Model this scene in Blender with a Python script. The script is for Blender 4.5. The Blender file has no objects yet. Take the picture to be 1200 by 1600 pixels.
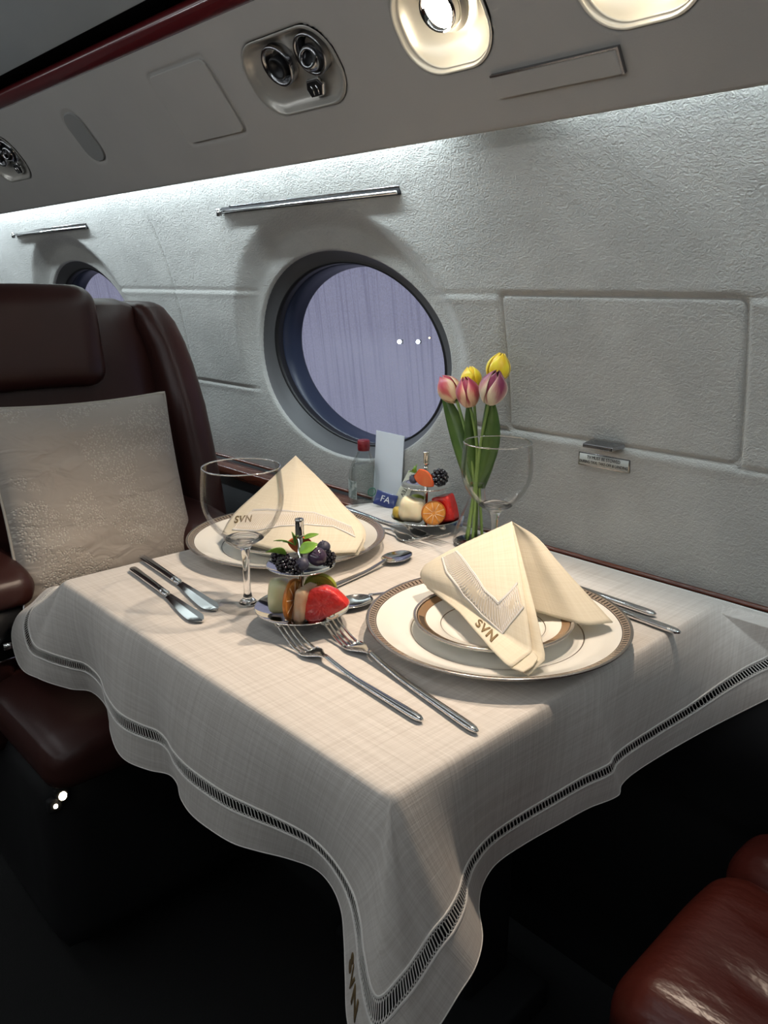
import bpy, bmesh, math, random
import numpy as np
from mathutils import Vector, Matrix, noise
random.seed(7); rng = np.random.default_rng(7)
SC = bpy.context.scene
COL = SC.collection
PI = math.pi
LIFT = 0.72          # everything is modelled with the table top at z = 0 and lifted onto the floor at the end

# ------------------------------------------------------------------ camera
def cam_basis(yaw, pitch, roll):
    cy, sy = math.cos(yaw), math.sin(yaw)
    r = Vector((sy, cy, 0)); F = Vector((-cy, sy, 0)) * math.cos(pitch) - Vector((0, 0, 1)) * math.sin(pitch)
    U = r.cross(F)
    return r * math.cos(roll) + U * math.sin(roll), -r * math.sin(roll) + U * math.cos(roll), F
CR, CU, CF = cam_basis(math.radians(43.03), math.radians(16.24), math.radians(-.14))
cd = bpy.data.cameras.new('camera'); cam = bpy.data.objects.new('camera', cd); COL.objects.link(cam)
cd.sensor_fit = 'VERTICAL'; cd.sensor_height = 24; cd.sensor_width = 24; cd.lens = 24 * 1250 / 1600
cd.clip_start = .02
M = Matrix((CR, CU, -CF)).transposed().to_4x4(); M.translation = Vector((0, 0, .39)); cam.matrix_world = M
SC.camera = cam
# ------------------------------------------------------------------ world (hazy lilac dusk seen through the windows)
w = bpy.data.worlds.new('dusk_sky'); SC.world = w; w.use_nodes = True
bg = w.node_tree.nodes['Background']; bg.inputs[0].default_value = (.185, .19, .275, 1); bg.inputs[1].default_value = 1.0
# ------------------------------------------------------------------ view
SC.view_settings.view_transform = 'Standard'; SC.view_settings.look = 'None'
SC.view_settings.gamma = 1; SC.view_settings.use_curve_mapping = False; SC.view_settings.exposure = 0.42
SC.cycles.max_bounces = 12; SC.cycles.transmission_bounces = 12; SC.cycles.transparent_max_bounces = 24
SC.cycles.sample_clamp_indirect = 4; SC.cycles.blur_glossy = .3; SC.cycles.use_denoising = True
SC.cycles.caustics_reflective = False; SC.cycles.caustics_refractive = False
# ------------------------------------------------------------------ large lights
def area(name, loc, direction, sx, sy, energy, col):
    l = bpy.data.lights.new(name, 'AREA'); l.shape = 'RECTANGLE'; l.size = sx; l.size_y = sy; l.energy = energy; l.color = col
    o = bpy.data.objects.new(name, l); COL.objects.link(o); o.location = loc
    d = Vector(direction).normalized(); x = Vector((1, 0, 0)); y = d.cross(x).normalized() * -1
    o.matrix_world = Matrix.Translation(loc) @ Matrix((x, y, -d)).transposed().to_4x4()
    return o
COOL = (.80, .93, 1.0); NEUT = (.93, .97, 1.0)
LED = []   # the near cove strips, behind the valance lip
for x0, x1, e in ((-3.9, -.80, 7.8), (-.62, 1.6, 3.4)):
    LED.append(area('cove_strip_light', ((x0 + x1) / 2, .818, .603), (0, .55, -.83), x1 - x0, .008, e * (x1 - x0) / 3.0, COOL))
area('opposite_fill_light', (-1.0, -1.09, .60), (0, .75, -.42), 5.0, .05, 66, NEUT)  # unseen lamp added as soft cool fill from across the aisle
area('ceiling_fill_light', (-1.0, -.86, .735), (0, .80, .52), 5.0, .04, 9.5, NEUT)  # unseen up-light added to brighten the ceiling and overhead panel
area('overhead_fill_light', (-1.0, -.14, .97), (0, .1, -1), 5.0, .25, 6, NEUT)  # unseen lamp added overhead for ambient fill

# ------------------------------------------------------------------ helpers
def tag(o, label=None, cat=None, group=None, kind=None):
    if label: o['label'] = label
    if cat: o['category'] = cat
    if group: o['group'] = group
    if kind: o['kind'] = kind
    return o
def empty(name, loc=(0, 0, 0), rz=0, rot=None, **k):
    o = bpy.data.objects.new(name, None); COL.objects.link(o); o.location = loc
    o.rotation_euler = rot if rot else (0, 0, rz); o.empty_display_size = .02
    return tag(o, **k)
def mesh(name, V, Fc, mat=None, parent=None, smooth=True, uv=None, **k):
    me = bpy.data.meshes.new(name)
    V = np.asarray(V, dtype=np.float32)
    if isinstance(Fc, np.ndarray):
        nf, kf = Fc.shape
        me.vertices.add(len(V)); me.vertices.foreach_set('co', V.ravel())
        me.loops.add(nf * kf); me.loops.foreach_set('vertex_index', Fc.astype(np.int32).ravel())
        me.polygons.add(nf); me.polygons.foreach_set('loop_start', np.arange(nf, dtype=np.int32) * kf)
        me.update(calc_edges=True); me.validate()
    else:
        me.from_pydata(V.tolist(), [], Fc); me.update()
    if uv is not None:
        l = me.uv_layers.new(name='flat'); vi = np.zeros(len(me.loops), dtype=np.int32); me.loops.foreach_get('vertex_index', vi)
        l.data.foreach_set('uv', np.asarray(uv, dtype=np.float32)[vi].ravel())
    if smooth: me.polygons.foreach_set('use_smooth', np.ones(len(me.polygons), dtype=bool))
    if mat: me.materials.append(mat)
    o = bpy.data.objects.new(name, me); COL.objects.link(o)
    if parent: o.parent = parent
    return tag(o, **k)
class MB:
    def __init__(s): s.v = []; s.f = []
    def add(s, V, Fc):
        n = len(s.v); s.v += [tuple(map(float, p)) for p in V]; s.f += [tuple(i + n for i in f) for f in Fc]; return s
    def box(s, a, b):
        (x0, y0, z0), (x1, y1, z1) = a, b
        return s.add([(x0, y0, z0), (x1, y0, z0), (x1, y1, z0), (x0, y1, z0), (x0, y0, z1), (x1, y0, z1), (x1, y1, z1), (x0, y1, z1)],
                     [(3, 2, 1, 0), (4, 5, 6, 7), (0, 1, 5, 4), (1, 2, 6, 5), (2, 3, 7, 6), (3, 0, 4, 7)])
    def lathe(s, prof, c=(0, 0, 0), n=48, close=False):
        V = []; Fc = []; m = len(prof)
        for i in range(n):
            a = 2 * PI * i / n
            for r, z in prof: V.append((c[0] + r * math.cos(a), c[1] + r * math.sin(a), c[2] + z))
        mm = m if close else m - 1
        for i in range(n):
            for j in range(mm):
                a = i * m + j; b = i * m + (j + 1) % m; i2 = (i + 1) % n
                Fc.append((a, i2 * m + j, i2 * m + (j + 1) % m, b))
        return s.add(V, Fc)
    def tube(s, P, r, n=8, cap=True, flat=1.0, up=None):
        P = [Vector(p) for p in P]; m = len(P); V = []; Fc = []
        R_ = r if hasattr(r, '__len__') else [r] * m
        prev = None
        for i, p in enumerate(P):
            t = (P[min(i + 1, m - 1)] - P[max(i - 1, 0)]).normalized()
            if prev is None:
                u = Vector(up) if up else (Vector((0, 0, 1)) if abs(t.z) < .9 else Vector((1, 0, 0)))
            else: u = prev
            sd = t.cross(u); sd = sd.normalized() if sd.length > 1e-9 else Vector((1, 0, 0)); u = sd.cross(t).normalized(); prev = u
            for k in range(n):
                a = 2 * PI * k / n
                V.append(p + sd * math.cos(a) * R_[i] + u * math.sin(a) * R_[i] * flat)
        for i in range(m - 1):
            for k in range(n):
                Fc.append((i * n + k, i * n + (k + 1) % n, (i + 1) * n + (k + 1) % n, (i + 1) * n + k))
        if cap: Fc += [tuple(range(n))[::-1], tuple((m - 1) * n + k for k in range(n))]
        return s.add(V, Fc)
    def ball(s, c, r, n=16, m=10, M=None):
        r = r if hasattr(r, '__len__') else (r, r, r)
        V = [(0, 0, -1)]; Fc = []
        for j in range(1, m):
            b = -PI / 2 + PI * j / m
            for i in range(n):
                a = 2 * PI * i / n; V.append((math.cos(a) * math.cos(b), math.sin(a) * math.cos(b), math.sin(b)))
        V.append((0, 0, 1)); top = len(V) - 1
        for i in range(n):
            Fc.append((0, 1 + (i + 1) % n, 1 + i)); k = 1 + (m - 2) * n; Fc.append((top, k + i, k + (i + 1) % n))
        for j in range(m - 2):
            for i in range(n):
                a = 1 + j * n + i; b = 1 + j * n + (i + 1) % n; Fc.append((a, b, b + n, a + n))
        out = []
        for v in V:
            q = Vector((v[0] * r[0], v[1] * r[1], v[2] * r[2]))
            if M is not None: q = M @ q
            out.append(q + Vector(c))
        return s.add(out, Fc)
    def poly(s, pts, d):      # extruded polygon, d = extrusion vector
        n = len(pts); P = [Vector(p) for p in pts]; D = Vector(d)
        return s.add(P + [p + D for p in P], [tuple(range(n))[::-1], tuple(range(n, 2 * n))] + [(i, (i + 1) % n, n + (i + 1) % n, n + i) for i in range(n)])
    def build(s, name, mat, parent=None, smooth=True, bevel=0, seg=2, sub=0, solid=0, auto=None, **k):
        o = mesh(name, s.v, s.f, mat, parent, smooth, **k)
        if solid: md = o.modifiers.new('thickness', 'SOLIDIFY'); md.thickness = solid; md.offset = 0
        if bevel: md = o.modifiers.new('bevel', 'BEVEL'); md.width = bevel; md.segments = seg; md.limit_method = 'ANGLE'; md.angle_limit = math.radians(35)
        if sub: md = o.modifiers.new('sub', 'SUBSURF'); md.levels = sub; md.render_levels = sub
        return o
def gridfaces(nu, nv, wrap=False):
    i, j = np.meshgrid(np.arange(nu if wrap else nu - 1), np.arange(nv - 1), indexing='ij')
    a = i * nv + j; b = ((i + 1) % nu) * nv + j
    return np.stack([a, b, b + 1, a + 1], -1).reshape(-1, 4)
def rbox(c, h, r, n=8, warp=None):       # rounded box as a subdivided cube, h = half sizes
    V = []; idx = {}; Fc = []
    def vid(p):
        k = tuple(round(q, 5) for q in p)
        if k not in idx: idx[k] = len(V); V.append(p)
        return idx[k]
    for ax in range(3):
        for sgn in (-1, 1):
            for i in range(n):
                for j in range(n):
                    q = []
                    for (a, b) in ((i, j), (i + 1, j), (i + 1, j + 1), (i, j + 1)):
                        p = [0, 0, 0]; p[ax] = sgn; p[(ax + 1) % 3] = -1 + 2 * a / n; p[(ax + 2) % 3] = -1 + 2 * b / n
                        q.append(vid(tuple(p)))
                    Fc.append(tuple(q) if sgn > 0 else tuple(q[::-1]))
    out = []
    for p in V:
        q = Vector()
        for a in range(3):       # concentrate rings into the rounding
            q[a] = p[a] * h[a]
        inner = Vector([max(-(h[a] - r), min(h[a] - r, q[a])) for a in range(3)])
        d = q - inner
        if d.length > 1e-9:
            # project from the cube corner region onto the sphere
            e = Vector([d[a] / r for a in range(3)])
            mx = max(abs(e[0]), abs(e[1]), abs(e[2]))
            q = inner + e.normalized() * r * mx
        if warp: q = Vector(warp(q, p))
        out.append(q + Vector(c))
    return out, Fc

# ------------------------------------------------------------------ materials
def nd(nt, t, **k):
    n = nt.nodes.new(t)
    for a, b in k.items(): setattr(n, a, b)
    return n
def pmat(name, col, rough=.5, metal=0, spec=.5, trans=0, ior=1.45, coat=0, sheen=0, bump=None, var=None, emit=None, estr=0, sss=0, coords='Object'):
    """bump=(scale, strength, distance[, stretch]) ; var=(scale, colour2, sharpness[, stretch])"""
    m = bpy.data.materials.new(name); m.use_nodes = True; nt = m.node_tree; b = nt.nodes['Principled BSDF']
    b.inputs['Base Color'].default_value = (*col, 1); b.inputs['Roughness'].default_value = rough; b.inputs['Metallic'].default_value = metal
    b.inputs['Specular IOR Level'].default_value = spec; b.inputs['Transmission Weight'].default_value = trans; b.inputs['IOR'].default_value = ior
    b.inputs['Coat Weight'].default_value = coat; b.inputs['Coat Roughness'].default_value = .08; b.inputs['Sheen Weight'].default_value = sheen
    if sss: b.inputs['Subsurface Weight'].default_value = sss; b.inputs['Subsurface Scale'].default_value = .01; b.inputs['Subsurface Radius'].default_value = (1, .6, .4)
    if emit: b.inputs['Emission Color'].default_value = (*emit, 1); b.inputs['Emission Strength'].default_value = estr
    tc = nd(nt, 'ShaderNodeTexCoord')
    def noisy(scale, stretch, detail=4):
        mp = nd(nt, 'ShaderNodeMapping'); nt.links.new(tc.outputs[coords], mp.inputs[0]); mp.inputs['Scale'].default_value = stretch
        n = nd(nt, 'ShaderNodeTexNoise'); n.inputs['Scale'].default_value = scale; n.inputs['Detail'].default_value = detail
        nt.links.new(mp.outputs[0], n.inputs['Vector']); return n
    if bump:
        n = noisy(bump[0], bump[3] if len(bump) > 3 else (1, 1, 1)); bp = nd(nt, 'ShaderNodeBump')
        bp.inputs['Strength'].default_value = bump[1]; bp.inputs['Distance'].default_value = bump[2]
        nt.links.new(n.outputs[0], bp.inputs['Height']); nt.links.new(bp.outputs[0], b.inputs['Normal'])
    if var:
        n = noisy(var[0], var[3] if len(var) > 3 else (1, 1, 1)); cr = nd(nt, 'ShaderNodeValToRGB')
        cr.color_ramp.elements[0].position = .5 - var[2]; cr.color_ramp.elements[1].position = .5 + var[2]
        cr.color_ramp.elements[0].color = (*col, 1); cr.color_ramp.elements[1].color = (*var[1], 1)
        nt.links.new(n.outputs[0], cr.inputs[0]); nt.links.new(cr.outputs[0], b.inputs['Base Color'])
    return m
def suede(name, col, strength=.5):
    m = bpy.data.materials.new(name); m.use_nodes = True; nt = m.node_tree; b = nt.nodes['Principled BSDF']; L = nt.links.new
    b.inputs['Roughness'].default_value = .85; b.inputs['Specular IOR Level'].default_value = .25; b.inputs['Sheen Weight'].default_value = .25; b.inputs['Sheen Roughness'].default_value = .4
    tc = nd(nt, 'ShaderNodeTexCoord')
    big = nd(nt, 'ShaderNodeTexNoise'); big.inputs['Scale'].default_value = 5; big.inputs['Detail'].default_value = 5; big.inputs['Distortion'].default_value = 1.2; L(tc.outputs['Object'], big.inputs['Vector'])
    mx = nd(nt, 'ShaderNodeMapRange'); mx.inputs['From Min'].default_value = .3; mx.inputs['From Max'].default_value = .7; mx.inputs['To Min'].default_value = .86; mx.inputs['To Max'].default_value = 1.08; L(big.outputs[0], mx.inputs[0])
    hs = nd(nt, 'ShaderNodeMix', data_type='RGBA', blend_type='MULTIPLY'); hs.inputs[0].default_value = 1; hs.inputs[6].default_value = (*col, 1); L(mx.outputs[0], hs.inputs[7]); L(hs.outputs[2], b.inputs['Base Color'])
    n1 = nd(nt, 'ShaderNodeTexNoise'); n1.inputs['Scale'].default_value = 420; n1.inputs['Detail'].default_value = 3; L(tc.outputs['Object'], n1.inputs['Vector'])
    mp = nd(nt, 'ShaderNodeMapping'); mp.inputs['Scale'].default_value = (120, 190, 190); L(tc.outputs['Object'], mp.inputs[0])
    n2 = nd(nt, 'ShaderNodeTexNoise'); n2.inputs['Scale'].default_value = 1; n2.inputs['Detail'].default_value = 3; n2.inputs['Distortion'].default_value = 1.5; L(mp.outputs[0], n2.inputs['Vector'])
    n3 = nd(nt, 'ShaderNodeTexNoise'); n3.inputs['Scale'].default_value = 9; n3.inputs['Detail'].default_value = 3; n3.inputs['Distortion'].default_value = 2; L(tc.outputs['Object'], n3.inputs['Vector'])
    a1 = nd(nt, 'ShaderNodeMath', operation='MULTIPLY_ADD'); a1.inputs[1].default_value = 1.6; L(n2.outputs[0], a1.inputs[0]); L(n1.outputs[0], a1.inputs[2])
    a2 = nd(nt, 'ShaderNodeMath', operation='MULTIPLY_ADD'); a2.inputs[1].default_value = 2; L(n3.outputs[0], a2.inputs[0]); L(a1.outputs[0], a2.inputs[2])
    bp = nd(nt, 'ShaderNodeBump'); bp.inputs['Strength'].default_value = strength; bp.inputs['Distance'].default_value = .0011; L(a2.outputs[0], bp.inputs['Height']); L(bp.outputs[0], b.inputs['Normal'])
    return m
def linen(name, colA, colB, translucent=.0, sc=1.0, contrast=1.0, bump=.35):
    m = bpy.data.materials.new(name); m.use_nodes = True; nt = m.node_tree; b = nt.nodes['Principled BSDF']; L = nt.links.new
    b.inputs['Roughness'].default_value = .8; b.inputs['Specular IOR Level'].default_value = .2; b.inputs['Sheen Weight'].default_value = .15
    tc = nd(nt, 'ShaderNodeTexCoord'); ns = []
    for s in ((650 * sc, 12 * sc), (12 * sc, 650 * sc), (220 * sc, 5 * sc), (5 * sc, 220 * sc)):
        mp = nd(nt, 'ShaderNodeMapping'); mp.inputs['Scale'].default_value = (s[0], s[1], 1); L(tc.outputs['UV'], mp.inputs[0])
        n = nd(nt, 'ShaderNodeTexNoise'); n.inputs['Scale'].default_value = 1; n.inputs['Detail'].default_value = 2; L(mp.outputs[0], n.inputs['Vector']); ns.append(n)
    acc = ns[0].outputs[0]
    for n in ns[1:]:
        a = nd(nt, 'ShaderNodeMath', operation='ADD'); L(acc, a.inputs[0]); L(n.outputs[0], a.inputs[1]); acc = a.outputs[0]
    mr = nd(nt, 'ShaderNodeMapRange'); mr.inputs['From Min'].default_value = 2 - .38 / contrast; mr.inputs['From Max'].default_value = 2 + .38 / contrast; L(acc, mr.inputs[0])
    mx = nd(nt, 'ShaderNodeMix', data_type='RGBA'); mx.inputs[6].default_value = (*colA, 1); mx.inputs[7].default_value = (*colB, 1); L(mr.outputs[0], mx.inputs[0]); L(mx.outputs[2], b.inputs['Base Color'])
    bp = nd(nt, 'ShaderNodeBump'); bp.inputs['Strength'].default_value = bump; bp.inputs['Distance'].default_value = .0006; L(acc, bp.inputs['Height']); L(bp.outputs[0], b.inputs['Normal'])
    if translucent:
        out = nt.nodes['Material Output']; t = nd(nt, 'ShaderNodeBsdfTranslucent'); L(mx.outputs[2], t.inputs[0])
        ms = nd(nt, 'ShaderNodeMixShader'); ms.inputs[0].default_value = translucent; L(b.outputs[0], ms.inputs[1]); L(t.outputs[0], ms.inputs[2]); L(ms.outputs[0], out.inputs[0])
    return m
def thin_glass(name, tint=(1, 1, 1), edge=.35, streak=False):
    m = bpy.data.materials.new(name); m.use_nodes = True; nt = m.node_tree; L = nt.links.new
    nt.nodes.remove(nt.nodes['Principled BSDF']); out = nt.nodes['Material Output']
    tr = nd(nt, 'ShaderNodeBsdfTransparent'); tr.inputs[0].default_value = (*tint, 1)
    gl = nd(nt, 'ShaderNodeBsdfGlossy'); gl.inputs['Roughness'].default_value = .02
    fr = nd(nt, 'ShaderNodeLayerWeight'); fr.inputs[0].default_value = edge
    pw = nd(nt, 'ShaderNodeMath', operation='MULTIPLY'); pw.inputs[1].default_value = .9 if streak else .42; L(fr.outputs['Fresnel'], pw.inputs[0])
    m0 = nd(nt, 'ShaderNodeMixShader'); L(pw.outputs[0], m0.inputs[0]); L(tr.outputs[0], m0.inputs[1]); L(gl.outputs[0], m0.inputs[2])
    fc = nd(nt, 'ShaderNodeMath', operation='POWER'); fc.inputs[1].default_value = 5; L(fr.outputs['Facing'], fc.inputs[0]); f2 = nd(nt, 'ShaderNodeMath', operation='MULTIPLY'); f2.inputs[1].default_value = 0 if streak else .30; L(fc.outputs[0], f2.inputs[0])
    dg_ = nd(nt, 'ShaderNodeBsdfTranslucent'); dg_.inputs[0].default_value = (.9, .9, .9, 1); df_ = nd(nt, 'ShaderNodeBsdfDiffuse'); mg = nd(nt, 'ShaderNodeMixShader'); L(dg_.outputs[0], mg.inputs[1]); L(df_.outputs[0], mg.inputs[2])  # pale edge paints in the bright rim that refraction would give
    ms = nd(nt, 'ShaderNodeMixShader'); L(f2.outputs[0], ms.inputs[0]); L(m0.outputs[0], ms.inputs[1]); L(mg.outputs[0], ms.inputs[2])
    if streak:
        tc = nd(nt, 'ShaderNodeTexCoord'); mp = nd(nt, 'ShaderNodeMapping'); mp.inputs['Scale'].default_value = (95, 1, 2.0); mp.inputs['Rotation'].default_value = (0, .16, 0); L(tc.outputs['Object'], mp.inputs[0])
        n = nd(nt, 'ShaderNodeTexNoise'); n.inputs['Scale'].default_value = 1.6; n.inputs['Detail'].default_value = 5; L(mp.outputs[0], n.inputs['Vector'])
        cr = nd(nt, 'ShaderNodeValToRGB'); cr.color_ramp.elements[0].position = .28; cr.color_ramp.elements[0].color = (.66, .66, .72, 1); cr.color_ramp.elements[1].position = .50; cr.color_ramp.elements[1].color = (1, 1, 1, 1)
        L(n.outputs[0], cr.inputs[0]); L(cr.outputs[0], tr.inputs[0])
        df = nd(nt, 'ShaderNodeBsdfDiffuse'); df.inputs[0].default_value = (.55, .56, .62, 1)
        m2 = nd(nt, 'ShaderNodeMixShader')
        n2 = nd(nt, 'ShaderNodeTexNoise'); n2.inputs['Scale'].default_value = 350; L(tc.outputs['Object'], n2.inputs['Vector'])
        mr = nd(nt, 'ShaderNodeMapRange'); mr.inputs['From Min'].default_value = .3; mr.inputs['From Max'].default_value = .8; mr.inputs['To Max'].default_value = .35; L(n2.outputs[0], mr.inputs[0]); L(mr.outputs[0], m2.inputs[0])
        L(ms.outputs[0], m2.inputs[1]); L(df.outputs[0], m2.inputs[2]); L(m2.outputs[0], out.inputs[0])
    else: L(ms.outputs[0], out.inputs[0])
    return m
M_wall = suede('pale_grey_suede', (.405, .40, .372), .8)
M_psu = pmat('grey_headliner', (.41, .395, .37), .8, bump=(500, .25, .0008), spec=.2, var=(7, (.37, .357, .335), .3))
M_ceil = pmat('cool_grey_headliner', (.36, .38, .38), .85, bump=(500, .2, .0008), var=(4, (.30, .32, .32), .3))
M_rail = pmat('burgundy_lacquer', (.10, .010, .012), .22, coat=.8)
M_dark = pmat('matt_black', (.006, .006, .007), .7)
M_gasket = pmat('black_rubber', (.008, .008, .009), .45)
M_frame = pmat('shaded_window_frame', (.07, .07, .072), .5)  # wall-coloured lip in shade, the shade put into this dark tone
M_navy = pmat('navy_window_frame', (.02, .028, .055), .35)
M_floor = pmat('dark_carpet', (.006, .006, .006), .95, bump=(300, .4, .002))
M_wood = pmat('mahogany_lacquer', (.16, .045, .022), .25, coat=.7, var=(14, (.075, .018, .010), .25, (1, 9, 9)))
M_chrome = pmat('polished_steel', (.82, .82, .82), .09, metal=1)
M_silver = pmat('polished_silver', (.88, .86, .82), .06, metal=1)
M_steel_dark = pmat('dark_nickel', (.33, .33, .34), .18, metal=1)
M_leather = pmat('oxblood_leather', (.050, .017, .014), .34, bump=(260, .25, .0006), spec=.45, var=(6, (.036, .012, .010), .3))
M_leather_red = pmat('red_brown_leather', (.075, .014, .009), .30, bump=(16, .55, .006, (1, 2.2, 1)), spec=.5, var=(9, (.05, .010, .008), .3))
M_cloth = linen('beige_linen', (.55, .505, .46), (.70, .66, .615), contrast=.85)
M_lace = pmat('white_thread', (.74, .71, .67), .8)
M_nap = linen('cream_linen', (.80, .72, .56), (.90, .83, .68), translucent=.22, sc=1.5, contrast=.7, bump=.3)
M_gold = pmat('bronze_thread', (.22, .15, .07), .5, metal=.4)
M_china = pmat('white_china', (.86, .85, .80), .12, coat=.5, spec=.5)
M_bronze = pmat('bronze_rim', (.30, .20, .13), .3, metal=.5)
M_plat = pmat('platinum_line', (.40, .37, .34), .25, metal=.8)
M_glass = pmat('clear_crystal', (1, 1, 1), .0, trans=1, ior=1.48)
M_thin = thin_glass('thin_crystal', (.985, .985, .985), .12)
M_bottle = thin_glass('bottle_glass', (.97, .985, .98), .25)
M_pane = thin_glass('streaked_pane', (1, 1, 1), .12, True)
M_white = pmat('white_paper', (.72, .76, .80), .6)

def lerp(a, b, t): return a + (b - a) * t
def sstep(a, b, x):
    t = np.clip((x - a) / (b - a), 0, 1); return t * t * (3 - 2 * t)

# ------------------------------------------------------------------ structure: sidewall with windows
PZ = np.array([-.72, -.10, -.02, .04, .137, .232, .343, .44, .513, .569, .64]); PY = np.array([.93, .978, .979, .976, .973, .964, .943, .919, .891, .861, .815])
def cubic(xs, ys, x):          # Catmull-Rom through uneven knots
    x = np.asarray(x, float); m = np.gradient(ys, xs); i = np.clip(np.searchsorted(xs, x) - 1, 0, len(xs) - 2)
    h = xs[i + 1] - xs[i]; t = np.clip((x - xs[i]) / h, 0, 1)
    return (2*t**3-3*t**2+1)*ys[i] + (t**3-2*t**2+t)*h*m[i] + (-2*t**3+3*t**2)*ys[i+1] + (t**3-t**2)*h*m[i+1]
WX = (-1.155, -2.255); WZ = .25; WA, WB = .272, .192
TVX0, TVX1, TVZ0, TVZ1 = -.760, -.402, .168, .370
def rrect(x, z, cx, cz, hx, hz, r):
    qx = np.abs(x - cx) - (hx - r); qz = np.abs(z - cz) - (hz - r)
    return np.hypot(np.maximum(qx, 0), np.maximum(qz, 0)) + np.minimum(np.maximum(qx, qz), 0) - r
def wall_y(x, z, door=True):
    x = np.asarray(x, float); z = np.asarray(z, float)
    y = cubic(PZ, PY, z)
    tv = rrect(x, z, (TVX0 + TVX1) / 2, (TVZ0 + TVZ1) / 2, (TVX1 - TVX0) / 2, (TVZ1 - TVZ0) / 2, .012)
    if door: y = y + .005 * sstep(.004, -.003, tv)
    outside = sstep(0, .006, tv)
    fade = 1.0
    for wx in WX:
        e = np.sqrt(((x - wx) / .325)**2 + ((z - WZ) / .262)**2)
        y = y + .024 * sstep(1.02, .86, e) * sstep(.10, .36, z)
        e2 = np.sqrt(((x - wx) / WA)**2 + ((z - WZ) / WB)**2)
        fade = fade * sstep(1.06, 1.16, e2)
    for zc in (.368, .166):
        g = np.exp(-((z - zc) / .0022)**2) * .0035 - .0012 * np.exp(-((z - zc + .007) / .006)**2)
        y = y + g * outside * fade
    for xc in (-1.70, -.402, -2.80):
        lim = sstep(.55, .50, z) if xc == -1.70 else (sstep(.37, .364, z) * sstep(.160, .166, z) if xc == -.402 else 1)
        y = y + np.exp(-((x - xc) / .0022)**2) * .003 * lim
    y = y + .0012 * np.sin(x * 9 + z * 4) * np.sin(z * 11 + 1)
    return y
DX = .004
xs = WX[0] + DX * np.arange(-440, 290); zs = WZ + DX * np.arange(-65, 98)
Xg, Zg = np.meshgrid(xs, zs, indexing='ij'); Yg = wall_y(Xg, Zg)
V = np.stack([Xg, Yg, Zg], -1).reshape(-1, 3); nz = len(zs); Fc = gridfaces(len(xs), nz)
HX, HZ = 73, 53
keep = np.ones(len(Fc), bool); fi = Fc[:, 0] // nz; fj = Fc[:, 0] % nz; ci0 = 440; cj0 = 65
extraV = []; extraF = []; nV = len(V)
for wi, wx in enumerate(WX):
    ci = ci0 + round((wx - WX[0]) / DX)
    keep &= ~((fi >= ci - HX) & (fi < ci + HX) & (fj >= cj0 - HZ) & (fj < cj0 + HZ))
    per = [(ci + i, cj0 - HZ) for i in range(-HX, HX)] + [(ci + HX, cj0 + j) for j in range(-HZ, HZ)] + [(ci - i, cj0 + HZ) for i in range(-HX, HX)] + [(ci - HX, cj0 - j) for j in range(-HZ, HZ)]
    per = [(a, b) for a, b in per]
    n = len(per); prev = [a * nz + b for a, b in per]
    pts = np.array([[xs[a] - wx, zs[b] - WZ] for a, b in per])
    k = 1 / np.sqrt((pts[:, 0] / WA)**2 + (pts[:, 1] / WB)**2); ell = pts * k[:, None]
    rings = []
    for t in np.linspace(.12, 1, 9): q = pts * (1 - t) + ell * t; rings.append((q, 0))
    for s, d in ((.993, .0010), (.984, .004), (.978, .009), (.974, .016)): rings.append((ell * s, d))
    for q, d in rings:
        X_ = q[:, 0] + wx; Z_ = q[:, 1] + WZ; Y_ = wall_y(X_, Z_) + d
        ids = list(range(nV + len(extraV), nV + len(extraV) + n)); extraV += list(np.stack([X_, Y_, Z_], -1))
        for i in range(n): extraF.append((prev[i], prev[(i + 1) % n], ids[(i + 1) % n], ids[i]))
        prev = ids
V = np.vstack([V, np.array(extraV)]); Fc = np.vstack([Fc[keep][:, ::-1], np.array(extraF)[:, ::-1]])
mesh('wall_right', V, Fc, M_wall, kind='structure')
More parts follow.
